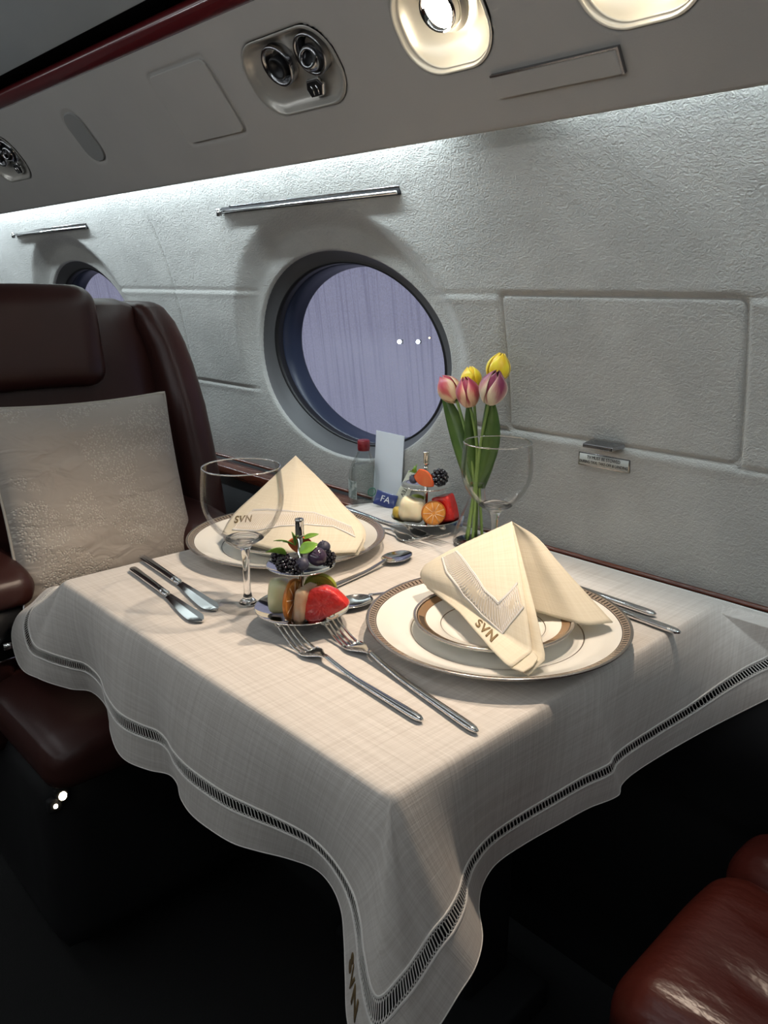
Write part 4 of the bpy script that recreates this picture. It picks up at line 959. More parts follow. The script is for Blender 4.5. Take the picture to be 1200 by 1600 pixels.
def disc_slice(name, R, th, mat_flesh, mat_rim, seg, loc, M3, lab, cat, half=False, core=None, seeds=False, grp=None):
    root = empty(name, loc, label=lab, cat=cat, group=grp); root.rotation_euler = M3.to_euler()
    n = 40; a0, a1 = (0, 2 * PI) if not half else (-.15, PI + .15)
    ang = np.linspace(a0, a1, n + (0 if half else 1)); ang = ang if half else ang[:-1]
    P = [(R * .96 * math.cos(a), 0, R * .96 * math.sin(a)) for a in ang]
    MB().poly([(p[0], -th / 2, p[2]) for p in P], (0, th, 0)).build('flesh', mat_flesh, root, smooth=False, bevel=th * .2)
    mb = MB(); Q = [(R * math.cos(a), 0, R * math.sin(a)) for a in (list(ang) + ([ang[0]] if not half else []))]
    mb.tube(Q, [R * .055] * len(Q), 8, half, 1, up=(0, 1, 0)); o = mb.build('rind', mat_rim, root); o.scale = (1, th / (R * .11), 1)
    if seg:
        mb = MB()
        for k in range(seg):
            a = lerp(a0, a1, (k + .5) / seg)
            for sd in (-1, 1): mb.tube([(R * .15 * math.cos(a), sd * th * .5, R * .15 * math.sin(a)), (R * .93 * math.cos(a), sd * th * .52, R * .93 * math.sin(a))], R * .028, 6)
        mb.build('membranes', M_pith, root)
    if core:
        mb = MB().ball((0, 0, 0), (R * .26, th * .56, R * .34), 20, 10); mb.build('core', core, root)
    if seeds:
        mb = MB()
        for k in range(26):
            a = 2 * PI * k / 26 + rng.random() * .1; rr = R * (.42 + .1 * rng.random())
            for sd in (-1, 1): mb.ball((rr * math.cos(a), sd * th * .5, rr * math.sin(a)), (R * .022, .0004, R * .05), 6, 5)
        mb.build('seeds', M_seed, root)
    return root
def rot3(yaw, tilt=0, roll=0):      # yaw about z, tilt sideways, roll forward, in the view-aligned frame
    return AX @ Matrix.Rotation(yaw, 3, 'Z') @ Matrix.Rotation(tilt, 3, 'Y') @ Matrix.Rotation(roll, 3, 'X')
def chunk(name, sz, mat, loc, M3, lab, cat, amp=.002, grp=None, r=.35):
    V, Fc = rbox((0, 0, 0), sz, min(sz) * r * 2, 8); mb = MB().add(V, Fc); o = mb.build(name, mat); lump(o, amp, 60, len(SC.objects) * .7)
    o.location = loc; o.rotation_euler = M3.to_euler(); tag(o, lab, cat, grp); return o
# front stand, lower dish
chunk('melon_piece', (.0125, .015, .0195), M_melon, off(ST1, -.026, .004, .038), rot3(.2, .12), 'pale green melon piece at the left of the front stand, lower dish', 'melon')
disc_slice('orange_slice', .0235, .0045, M_orange, M_peel, 9, off(ST1, -.008, .020, .0385), rot3(1.25, .30), 'dried orange slice standing edge-on between melon and apple on the front stand', 'orange slice')
chunk('apple_slice', (.0065, .017, .0205), M_apple, off(ST1, .0065, .022, .036), rot3(-.5, .12), 'cream and red apple slice leaning against the grapefruit on the front stand', 'apple')
disc_slice('kiwi_slice', .0185, .007, M_kiwi, pmat('kiwi_skin', (.30, .33, .04), .5), 0, off(ST1, .021, -.012, .0415), rot3(-.15, 0, .3), 'green kiwi slice behind the grapefruit on the front stand', 'kiwi', core=M_kiwi_c, seeds=True)
def wedge(name, outline, th, loc, M3, lab, cat, mat, rindmat=None):
    root = empty(name, loc, label=lab, cat=cat); root.rotation_euler = M3.to_euler()
    P = np.array(outline, float); n = 72; d = np.concatenate([[0], np.cumsum(np.linalg.norm(np.roll(P, -1, 0) - P, axis=1))]); t = np.arange(n) / n * d[-1]
    Q = np.stack([np.interp(t, d, np.append(P[:, k], P[0, k])) for k in (0, 1)], -1)
    for _ in range(3): Q = (np.roll(Q, 1, 0) + 2 * Q + np.roll(Q, -1, 0)) / 4
    c = Q.mean(0); V = []; rings = [(.02, -.50), (.35, -.51), (.70, -.505), (.90, -.49), (.97, -.44), (1.0, -.36), (1.0, .2), (.92, .42), (.7, .5), (.02, .5)]
    for k, y in rings:
        for q in Q: p = c + (q - c) * k; w_ = .0009 * noise.noise(Vector((p[0] * 500, k * 9, p[1] * 500))); V.append((p[0], y * th + w_, p[1]))
    m = len(rings); MB().add(V, [(j * n + i, j * n + (i + 1) % n, (j + 1) * n + (i + 1) % n, (j + 1) * n + i) for j in range(m - 1) for i in range(n)]).build('flesh', mat, root)
    if rindmat: MB().tube([(.004, -th * .52, .0095), (.009, -th * .52, .0085), (.0135, -th * .50, .0110), (.017, -th * .47, .0135)], .0010, 6).build('pith', rindmat, root)
    return root
GF = [((u - 512) * .00072, (980 - v) * .00070) for u, v in ((478, 972), (480, 938), (490, 922), (510, 917), (529, 924), (545, 938), (551, 946), (538, 955), (526, 962), (505, 976), (488, 979))]
wedge('grapefruit_wedge', GF, .022, off(ST1, .0300, .028, .0140), rot3(-.22, 0, -.10), 'big red grapefruit wedge at the right of the front stand, lower dish', 'grapefruit', M_red, M_pith)
# berries
def make_blackberry(R):
    mb = MB()
    n = 46; mb.ball((0, 0, 0), (R * .8, R * .7, R * .7), 12, 8)
    for k in range(n):
        y = 1 - 2 * (k + .5) / n; rr = math.sqrt(1 - y * y); a = k * 2.39996
        mb.ball((R * 1.05 * y, R * .82 * rr * math.cos(a), R * .82 * rr * math.sin(a)), R * .235, 8, 6)
    o = mb.build('blackberry', M_black); return o
def make_blueberry(R, mat=None):
    root = empty('blueberry'); mb = MB().ball((0, 0, 0), (R, R, R * .9), 24, 16); mb.build('skin', mat or M_blue, root)
    mb = MB()
    for k in range(5):
        a = 2 * PI * k / 5; c = Vector((math.cos(a), math.sin(a), 0))
        mb.poly([c * R * .16 + Vector((0, 0, R * .86)), c * R * .38 + Vector((-c.y, c.x, 0)) * R * .12 + Vector((0, 0, R * .96)), c * R * .38 - Vector((-c.y, c.x, 0)) * R * .12 + Vector((0, 0, R * .96))], (0, 0, .0005))
    mb.build('crown', mat or M_blue, root, smooth=False); return root
bb = make_blackberry(.0095)
first = True
for (c, a, b, z, rz, lab) in ((ST1, -.0225, .004, .0830, .3, 'blackberry at the left of the front stand, behind the mint leaf'), (ST1, -.0165, .021, .0815, 1.2, 'blackberry at the front left of the front stand, below the mint leaf'), (ST1, -.0035, .026, .0810, -.2, 'blackberry low at the front of the front stand by the pole'), (ST1, .031, .004, .0830, .9, 'blackberry at the right edge of the front stand, half hidden'), (ST2, .0205, .008, .0855, -.5, 'large blackberry on the right of the back stand, upper dish')):
    o = bb if first else bb.copy()
    if not first: COL.objects.link(o)
    first = False; o.location = off(c, a, b, z); o.rotation_euler = (rz, .2, rz * 2); tag(o, lab, 'blackberry', 'blackberries on the stands')
    if c is ST2: o.scale = (1.6, 1.5, 1.35); o.location = off(c, a, b, .0885)
bl = make_blueberry(.0078)
for i, (c, a, b, z, rot, lab) in enumerate(((ST1, .005, .028, .0845, (.9, .3, 0), 'blueberry at the front of the front stand beside the pole'), (ST1, .0265, -.006, .0930, (.3, .2, 0), 'round blueberry at the back right of the front stand'), (ST2, -.020, .004, .0850, (.6, -.6, 0), 'blueberry on the left of the back stand, beside the strawberry'))):
    o = bl if i == 0 else copy_tree(bl); o.location = off(c, a, b, z); o.rotation_euler = rot; tag(o, lab, 'blueberry', 'blueberries on the stands')
gr = make_blueberry(.0112, M_fig); gr.name = 'dark_grape'; gr.location = off(ST1, .0205, .014, .0880); gr.rotation_euler = (.4, .7, 0); tag(gr, 'large glossy dark grape in the middle right of the front stand, upper dish', 'grape')
def leaf(name, L, W, mat, loc, M3, lab, cat='leaf', curl=.3, grp=None, parent=None, kw=None):
    nu, nv = 20, 9; V = []
    for i in range(nu):
        t = i / (nu - 1); w_ = W * math.sin(PI * t ** .8) ** .8 * .5
        for j in range(nv):
            s_ = -1 + 2 * j / (nv - 1); V.append((t * L, s_ * w_, abs(s_) * w_ * .35 + curl * L * math.sin(t * PI * .8) * .4 - .04 * L * abs(math.sin(t * 26)) * abs(s_) * (.25 if cat == 'leaf' else 0)))
    o = MB().add(V, [tuple(map(int, f)) for f in gridfaces(nu, nv)]).build(name, mat, parent, solid=.0006)
    o.location = loc; o.rotation_euler = M3.to_euler()
    if lab: tag(o, lab, cat, grp)
    return o
for (a, b, z, yaw, tilt, L, W, lab) in ((-.014, .020, .0925, -2.7, -.25, .024, .021, 'broad bright mint leaf at the front left of the upper fruit dish'), (-.006, .004, .099, 2.95, -.10, .025, .0085, 'slim mint leaf pointing left over the blackberry'), (-.005, .004, .098, 2.15, -1.0, .017, .006, 'small upright mint leaf beside the pole'), (.001, .016, .0935, .35, -.35, .023, .016, 'mint leaf crossing right of the pole above the grape'), (.002, -.006, .103, .2, -.2, .02, .007, 'thin mint leaf behind the pole')):
    leaf('mint_leaf', L, W, M_leaf, off(ST1, a, b, z), AX @ Matrix.Rotation(yaw, 3, 'Z') @ Matrix.Rotation(tilt, 3, 'Y') @ Matrix.Rotation(.55, 3, 'X'), lab, curl=.15, grp='mint leaves on the front stand')
def strawberry(R, loc, M3, lab, green=True):
    root = empty('strawberry', loc, label=lab, cat='strawberry'); root.rotation_euler = M3.to_euler()
    V = []; nu, nv = 20, 20
    prof = lambda t: R * .92 * math.sin(PI * min(1, t * .5 + .12 + .38 * t)) ** .65 * (1 - .25 * t)
    mb = MB(); mb.lathe([(max(.0004, prof(t)), R * 1.1 - t * R * 2.3) for t in np.linspace(0, 1, 16)], n=28)
    for i, v in enumerate(mb.v): mb.v[i] = (v[0], max(v[1], -.12 * R) , v[2])
    mb.build('body', M_straw, root)
    mb = MB(); mb.poly([(r_ * .93, -.125 * R, z_) for r_, z_ in [(prof(t), R * 1.0 - t * R * 2.1) for t in np.linspace(0, 1, 14)]] + [(-r_ * .93, -.125 * R, z_) for r_, z_ in [(prof(t), R * 1.0 - t * R * 2.1) for t in np.linspace(1, 0, 14)]], (0, -.0006, 0)); mb.build('cut_face', M_strawf, root, smooth=False)
    if green:
        for k in range(5): leaf('sepal', R * .9, R * .4, M_leaf, (0, 0, R * 1.1), Matrix.Rotation(k * 1.25, 3, 'Z') @ Matrix.Rotation(-.5 - .3 * (k % 2), 3, 'Y'), None, cat='x', parent=root)
    return root
strawberry(.0125, off(ST1, -.001, -.006, .0960), rot3(.3, 1.9), 'peach-red strawberry half behind the pole of the front stand', False)
# back stand
strawberry(.0150, off(ST2, -.003, .016, .0880), rot3(-.35, -.95), 'red strawberry half with green leaves at the front of the back stand')
chunk('melon_piece', (.0215, .014, .0205), M_melon2, off(ST2, -.0225, .016, .0385), rot3(-.2, .15), 'cream melon ball piece at the left of the back stand, lower dish', 'melon', .003, r=.48)
chunk('pear_piece', (.012, .010, .010), pmat('yellow_pear', (.45, .33, .06), .4, sss=.2), off(ST2, -.041, .004, .029), rot3(.4, .2), 'small brownish yellow pear piece at the left edge of the back stand', 'pear', .001)
disc_slice('kiwi_slice', .016, .010, M_kiwi, pmat('kiwi_green_rim', (.34, .40, .05), .5), 0, off(ST2, -.012, -.014, .0400), rot3(-.4, 0, .5), 'green kiwi slice half hidden behind the melon on the back stand', 'kiwi', core=M_kiwi_c, seeds=True)
disc_slice('orange_slice', .0185, .005, M_orange, M_peel, 9, off(ST2, .0105, .030, .0365), rot3(.1, 0, -.1), 'round dried orange slice facing the camera on the back stand', 'orange slice')
chunk('watermelon_piece', (.0155, .013, .0215), M_red, off(ST2, .031, .010, .0385), rot3(-.5, -.30), 'red watermelon piece at the right of the back stand', 'watermelon', .0015, r=.15)

# ------------------------------------------------------------------ vase and tulips
VB = Vector((-.752, .893, .0006))
va = empty('flask_vase', VB, label='small clear glass flask vase holding the tulips behind the far wine glass', cat='vase')
ov = [(.0335, .0015), (.0350, .006), (.0345, .016), (.0305, .030), (.0245, .045), (.0185, .058), (.0140, .070), (.0120, .082), (.0118, .094), (.0135, .100)]
MB().lathe([(.0005, .0004), (.030, .0004)] + ov + [(r - .0014, z) for r, z in ov[::-1]] + [(.030, .0030), (.0005, .0030)], n=72).build('body', M_thin, va)
MB().lathe([(.0005, .0004), (.031, .0004), (.0338, .003), (.032, .0065), (.0005, .006)], n=60).build('base', M_glass, va)
M_water = thin_glass('water', (.97, .985, .98), .25)
MB().lathe([(.0005, .0310), (.0285, .0310)], n=48).build('water_surface', M_water, va)
M_tulstem = pmat('tulip_stem', (.17, .26, .07), .5)
M_tulleaf = pmat('tulip_leaf', (.045, .10, .018), .38, coat=.2, bump=(300, .3, .0006, (1, 1, .1)), var=(50, (.08, .15, .03), .3))
def petal_mat(name, c0, c1, c2):
    m = bpy.data.materials.new(name); m.use_nodes = True; nt = m.node_tree; b = nt.nodes['Principled BSDF']; L = nt.links.new; b.inputs['Roughness'].default_value = .4; b.inputs['Sheen Weight'].default_value = .2
    tc = nd(nt, 'ShaderNodeTexCoord'); sx = nd(nt, 'ShaderNodeSeparateXYZ'); L(tc.outputs['UV'], sx.inputs[0])
    # blush: strong beside the midrib and towards the tip, pale along the edge
    c = nd(nt, 'ShaderNodeMath', operation='SUBTRACT'); c.inputs[1].default_value = .5; L(sx.outputs[1], c.inputs[0]); ab = nd(nt, 'ShaderNodeMath', operation='ABSOLUTE'); L(c.outputs[0], ab.inputs[0])
    n = nd(nt, 'ShaderNodeTexNoise'); mp = nd(nt, 'ShaderNodeMapping'); mp.inputs['Scale'].default_value = (3, 26, 1); L(tc.outputs['UV'], mp.inputs[0]); L(mp.outputs[0], n.inputs['Vector']); n.inputs['Scale'].default_value = 1
    m1 = nd(nt, 'ShaderNodeMath', operation='MULTIPLY_ADD'); m1.inputs[1].default_value = -1.5; L(ab.outputs[0], m1.inputs[0]); L(sx.outputs[0], m1.inputs[2])
    m2 = nd(nt, 'ShaderNodeMath', operation='MULTIPLY_ADD'); m2.inputs[1].default_value = .5; L(n.outputs[0], m2.inputs[0]); L(m1.outputs[0], m2.inputs[2])
    cr = nd(nt, 'ShaderNodeValToRGB'); e = cr.color_ramp.elements; e[0].position = .16; e[0].color = (*c0, 1); e[1].position = .78; e[1].color = (*c2, 1); k = e.new(.44); k.color = (*c1, 1)
    L(m2.outputs[0], cr.inputs[0]); L(cr.outputs[0], b.inputs['Base Color']); return m
M_tul_pink = petal_mat('pink_tulip_petal', (.78, .56, .34), (.58, .14, .12), (.42, .02, .05))
M_tul_pink2 = petal_mat('wine_tulip_petal', (.74, .46, .30), (.50, .08, .09), (.28, .01, .05))
M_tul_pur = petal_mat('purple_blushed_petal', (.70, .60, .44), (.48, .22, .20), (.22, .02, .07))
M_tul_yel = petal_mat('yellow_tulip_petal', (.92, .66, .02), (.95, .74, .03), (.90, .55, .01))
def tulip(head, H, R, mat, lab, ang0, foot, lean=(0, 0)):
    root = empty('tulip', VB, label=lab, cat='tulip'); h = Vector(head) - VB; f = Vector(foot)
    neck = Vector((f.x * .25, f.y * .25, .092)); P = []
    for t in np.linspace(0, 1, 22):     # stem through the neck of the vase to the base of the flower
        if t < .4: k = t / .4; P.append(f.lerp(neck, k))
        else: k = (t - .4) / .6; P.append(neck.lerp(h, k) + Vector((h.x, h.y, 0)).normalized() * -.006 * math.sin(PI * k))
    MB().tube(P, .0023, 10).build('stem', M_tulstem, root)
    up = (P[-1] - P[-3]).normalized(); up = (up + Vector((lean[0], lean[1], 0))).normalized(); Mq = up.to_track_quat('Z', 'Y').to_matrix()
    for ly in range(2):
        for k in range(3):
            nu, nv = 18, 11; V = []; uv = []; a0 = ang0 + (k * 2 + ly) * PI / 3; sc_ = 1 if ly == 0 else .93
            for i in range(nu):
                t = i / (nu - 1); rad = R * sc_ * (math.sin(PI * min(1, t * .80 + .06)) ** .60) * (1 - .62 * t ** 4); hw = .98 * math.sin(PI * (t * .86 + .10)) ** .55 if t < .985 else .30
                hw *= (1 if t < .8 else 1 - ((t - .8) / .2) ** 3 * .6)
                for j in range(nv):
                    s_ = -1 + 2 * j / (nv - 1); a = a0 + s_ * hw; rr = rad * (1 + .05 * s_ * s_) * (1.0 if ly == 0 else .92)
                    V.append(Mq @ Vector((rr * math.cos(a), rr * math.sin(a), t * H * (1 - .04 * s_ * s_) )) + h - up * .002); uv.append((t, j / (nv - 1)))
            o = mesh('petal', [tuple(v) for v in V], [tuple(map(int, q)) for q in gridfaces(nu, nv)], mat, root, uv=uv)
            md = o.modifiers.new('thickness', 'SOLIDIFY'); md.thickness = .0007; md.offset = 0
    return root
tulip((-.804, .900, .2160), .046, .0185, M_tul_pink, 'pink and cream tulip furthest left in the flask vase', .2, (-.012, -.008, .008), (-.38, -.1))
tulip((-.7638, .885, .2130), .044, .0180, M_tul_pink2, 'dark pink tulip low in the middle of the bunch', 1.0, (-.004, -.014, .008), (.05, .0))
tulip((-.7280, .885, .2220), .050, .0205, M_tul_pur, 'mauve and cream tulip on the right of the bunch', .5, (.004, -.012, .008), (.05, .0))
tulip((-.7415, .912, .2480), .043, .0180, M_tul_yel, 'yellow tulip highest at the right of the bunch, behind the mauve one', .9, (.010, .004, .008), (.02, 0))
tulip((-.7810, .910, .2350), .034, .0160, M_tul_yel, 'yellow tulip mostly hidden behind the dark pink one', .3, (-.008, .010, .008), (-.1, 0))
def tleaf(base, tip, W, bend, lab, face=0):
    root = None; a = Vector(base); b = Vector(tip); nu, nv = 24, 7; V = []
    d = (b - a); side = d.cross(TV).normalized()
    fwd = side.cross(d).normalized(); side = (side * math.cos(face) + fwd * math.sin(face)).normalized(); nrm = d.cross(side).normalized()
    for i in range(nu):
        t = i / (nu - 1); w_ = W * .5 * math.sin(PI * min(1, .10 + t * .90)) ** .8; c = a.lerp(b, t) + RV * bend * math.sin(PI * t) - VB
        for j in range(nv):
            s_ = -1 + 2 * j / (nv - 1); V.append(c + side * s_ * w_ + nrm * abs(s_) * w_ * .45)
    o = mesh('tulip_leaf', [tuple(v) for v in V], [tuple(map(int, q)) for q in gridfaces(nu, nv)], M_tulleaf, None)
    o.location = VB; md = o.modifiers.new('thickness', 'SOLIDIFY'); md.thickness = .0008; md.offset = 0; tag(o, lab, 'leaf', 'tulip leaves in the vase'); return o
tleaf(VB + Vector((-.008, -.004, .090)), (-.834, .898, .230), .030, .004, 'long tulip leaf reaching left under the leftmost tulip', .3)
tleaf(VB + Vector((.002, -.004, .090)), (-.724, .886, .230), .028, .008, 'broad upright tulip leaf on the right of the bunch', .2)
tleaf(VB + Vector((-.002, .002, .090)), (-.775, .893, .222), .022, .0, 'tulip leaf in the middle of the bunch under the dark pink flower', -.3)
tleaf(VB + Vector((.006, .006, .088)), (-.728, .905, .188), .020, .002, 'short dark tulip leaf low at the right by the glass rim', -.4)
tleaf(VB + Vector((-.002, .006, .090)), (-.752, .908, .222), .020, .0, 'narrow tulip leaf behind the bunch', .9)

# ------------------------------------------------------------------ bottle, card and sachets on the ledge
BO = Vector((-1.068, .9470, -.0085))
bo = empty('water_bottle', BO, label='small clear water bottle with a red cap below the window', cat='bottle')
BSC = 1.13
pr = [(.0005, .0006), (.021, .0006), (.0245, .004), (.0252, .012), (.0240, .026), (.0248, .042), (.0255, .052), (.0235, .066), (.0180, .082), (.0125, .095), (.0100, .101), (.0100, .106)]
MB().lathe([(r * (BSC if z < .07 else 1.06), z) for r, z in pr], n=60).build('glass_body', M_bottle, bo)
MB().lathe([(.0005, .002), (.0195, .002), (.0232, .012), (.0222, .026), (.0230, .045), (.0235, .055), (.0215, .066), (.0185, .074), (.0005, .074)], n=48).build('water', M_water, bo)
mb = MB().lathe([(.0005, .119), (.0100, .119), (.0112, .1175), (.0112, .103), (.0106, .102), (.0106, .1000)], n=48)
mb.lathe([(.0115, .107), (.0118, .1075), (.0115, .108)], n=40).lathe([(.0115, .111), (.0118, .1115), (.0115, .112)], n=40)
mb.build('cap', pmat('dark_red_cap', (.20, .010, .016), .35), bo)
M_label = pmat('grey_green_label', (.42, .46, .44), .5, bump=(200, .3, .0005), var=(110, (.16, .20, .19), .08))
def arc_patch(name, r, a0, a1, z0, z1, mat, parent):
    V = [(r * math.cos(a), r * math.sin(a), z) for a in np.linspace(a0, a1, 20) for z in (z0, z1)]
    return mesh(name, V, [tuple(map(int, f)) for f in gridfaces(20, 2)], mat, parent)
aV = math.atan2(TV.y, TV.x)
arc_patch('label', .0290, aV - 1.35, aV - .45, .014, .048, M_label, bo)
mk = MB()
ctr = aV + .55
for rr in (.0068, .0076): mk.tube([(.0290 * math.cos(ctr + rr * math.cos(t) / .0263), .0290 * math.sin(ctr + rr * math.cos(t) / .0263), .028 + rr * math.sin(t)) for t in np.linspace(0, 2 * PI, 25)], .0005, 5, False)
for dz in (-.003, 0, .003): mk.tube([(.0290 * math.cos(ctr + q), .0290 * math.sin(ctr + q), .028 + dz) for q in np.linspace(-.15, .15, 5)], .0006, 5)
mk.build('round_emblem', pmat('green_print', (.04, .22, .14), .5), bo)
cdm = MB().box((-.034, -.0008, 0), (.034, .0008, .132)); co = cdm.build('white_card', M_white, None, smooth=False); co.location = (-1.026, .9640, -.0060); co.rotation_euler = (-.045, .03, .06)
tag(co, 'plain white card standing behind the water bottle', 'card')
def sachet(name, w_, h_, mat, loc, rot, lab, txt=None, tmat=None, ts=.01, trot=0):
    root = empty(name, loc, rot=rot, label=lab, cat='sachet'); nu, nv = 16, 16; V = []
    for s_ in (1, -1):
        for i in range(nu):
            for j in range(nv):
                a = -1 + 2 * i / (nu - 1); b = -1 + 2 * j / (nv - 1); V.append((a * w_ / 2, s_ * .0024 * (1 - a ** 4) * (1 - b ** 4) - s_ * -.0003, b * h_ / 2 + h_ / 2))
    g = gridfaces(nu, nv); Fq = [tuple(map(int, f)) for f in g] + [tuple(map(int, f[::-1] + nu * nv)) for f in g]
    mesh('packet', V, Fq, mat, root)
    if txt:
        t = text_mesh('lettering', txt, ts, tmat, root, (0, -.0031, h_ * .5), (PI / 2, 0, 0)); t.rotation_euler = (PI / 2, trot, 0)
    return root
M_bluep = pmat('blue_packet', (.018, .035, .16), .35, coat=.3); M_beigep = pmat('beige_packet', (.50, .50, .38), .4, var=(90, (.62, .62, .52), .2))
fz = math.atan2(TV.y, TV.x) + PI / 2
sachet('beige_sachet', .022, .068, M_beigep, (-.985, .9505, .0015), (-.18, .42, fz - 1.0 + .5), 'long pale beige sachet leaning to the right behind the blue one', 'ATEV', M_ink, .010, PI / 2)
sachet('blue_sachet', .040, .026, M_bluep, (-1.000, .932, .0015), (-.35, .22, fz - .35), 'small blue sachet with white letters leaning in front of the beige one', 'FA', M_white, .016)
sachet('blue_sachet', .026, .018, pmat('blue_white_packet', (.45, .55, .70), .35, var=(120, (.05, .10, .30), .05)), (-.838, .940, .0015), (-.4, .1, fz - .3), 'tiny blue and white sachet half hidden right of the back fruit stand')

# ------------------------------------------------------------------ seats
def boxpart(name, c, h, r, mat, parent, n=14, warp=None, **k):
    V, Fc = rbox(c, h, r, n, warp); return MB().add(V, Fc).build(name, mat, parent, **k)
SO = Vector((-1.45, .545, -.72))
far = empty('lounge_seat', SO, label='dark oxblood leather lounge seat facing the table with a cushion on it', cat='seat')
def lean(q): return q.z * -.16      # reclining back
def W_back(q, p):
    q = q.copy(); k = max(0, q.z + .05) / .36; q.y *= 1 - .10 * k ** 2; q.x += lean(q); return q
boxpart('seat_back', (-.075, 0, .70), (.06, .275, .375), .07, M_leather, far, 18, W_back)
def W_pad(q, p):
    q = q.copy(); q.x += lean(q) * 0; q.x += .012 * (1 - (q.y / .13) ** 2); return q
def W_head(q, p):
    q = q.copy(); q.z += .012 * math.cos(q.y * 6) - .008; q.x -= q.z * .16; return q
boxpart('headrest', (-.062, -.030, 1.008), (.042, .150, .092), .036, M_leather, far, 18, W_head)
for sy in (-1, 1):
    def W_wing(q, p, sy=sy):
        q = q.copy(); k = max(0, q.z + .05) / .36
        q.y -= sy * (.018 * k ** 2.0 + .03 * max(0, q.z - .27) * 6); q.x += lean(q) + (.03 if q.x > 0 else 0) * (1 - .6 * k); q.x -= .05 * max(0, k - .6); return q
    boxpart('wing', (-.045, sy * .278, .700), (.070, .040, .368), .036, M_leather, far, 18, W_wing)
boxpart('lumbar_cushion', (-.040, 0, .55), (.04, .22, .26), .038, M_leather, far, 14, W_back)
def W_seat(q, p):
    q = q.copy(); q.z += .02 * (1 - (q.y / .25) ** 2) * (1 if q.z > 0 else 0); return q
boxpart('seat_cushion', (.22, 0, .455), (.235, .235, .036), .032, M_leather, far, 16, W_seat)
boxpart('seat_base', (.16, 0, .235), (.20, .22, .165), .03, M_dark, far, 8)
boxpart('pedestal', (.12, 0, .04), (.16, .17, .04), .02, M_dark, far, 6)
for sy in (-1, 1):
    def W_arm(q, p): q = q.copy(); q.z -= .04 * (q.x / .2) ** 2 * (1 if q.x > 0 else 0); return q
    ar = boxpart('armrest', (.070, sy * .196, .656), (.142, .060, .030), .028, M_leather, far, 14, W_arm)
    boxpart('armrest_panel', (.060, sy * .215, .50), (.135, .040, .135), .03, M_leather, far, 10)
fr = MB()
X_ = .200
for (a, b) in (((-.262, .620), (-.160, .627)), ((-.160, .627), (-.164, .533)), ((-.262, .530), (-.164, .533)), ((-.262, .620), (-.262, .530))): fr.tube([(X_, a[0], a[1]), (X_, b[0], b[1])], .0018, 8)
fr.box((X_ - .004, -.200, .553), (X_ + .010, -.178, .562)); fro = fr.build('chrome_frame', M_chrome, far)
MB().box((X_ - .010, -.262, .531), (X_ - .002, -.160, .624)).build('control_panel', M_gasket, far)
# near seat (only the front of its cushion shows)
near = empty('lounge_seat', (-.02, .668, -.72), label='red-brown leather seat in the bottom right corner of the picture', cat='seat')
def W_near(q, p):
    q = q.copy(); q.z += .016 * (1 - min(1, abs(q.y) / .15) ** 2) + .006 * noise.noise(Vector((q.x * 9, q.y * 9, 0))); 
    q.z -= .012 * math.exp(-((q.x + .145) / .03) ** 2) * abs(math.sin(q.y * 40)) ** 6 * .5; return q
boxpart('seat_cushion', (-.02, 0, .430), (.255, .130, .055), .045, M_leather_red, near, 40, W_near)
for sy in (-1, 1): boxpart('side_bolster', (-.02, sy * .187, .428), (.262, .060, .060), .05, M_leather_red, near, 18)
boxpart('seat_base', (.02, 0, .20), (.20, .22, .17), .04, M_dark, near, 8)
boxpart('pedestal', (.04, 0, .02), (.16, .17, .02), .015, M_dark, near, 6)
boxpart('seat_back', (.30, 0, .72), (.07, .24, .34), .06, M_leather_red, near, 10)
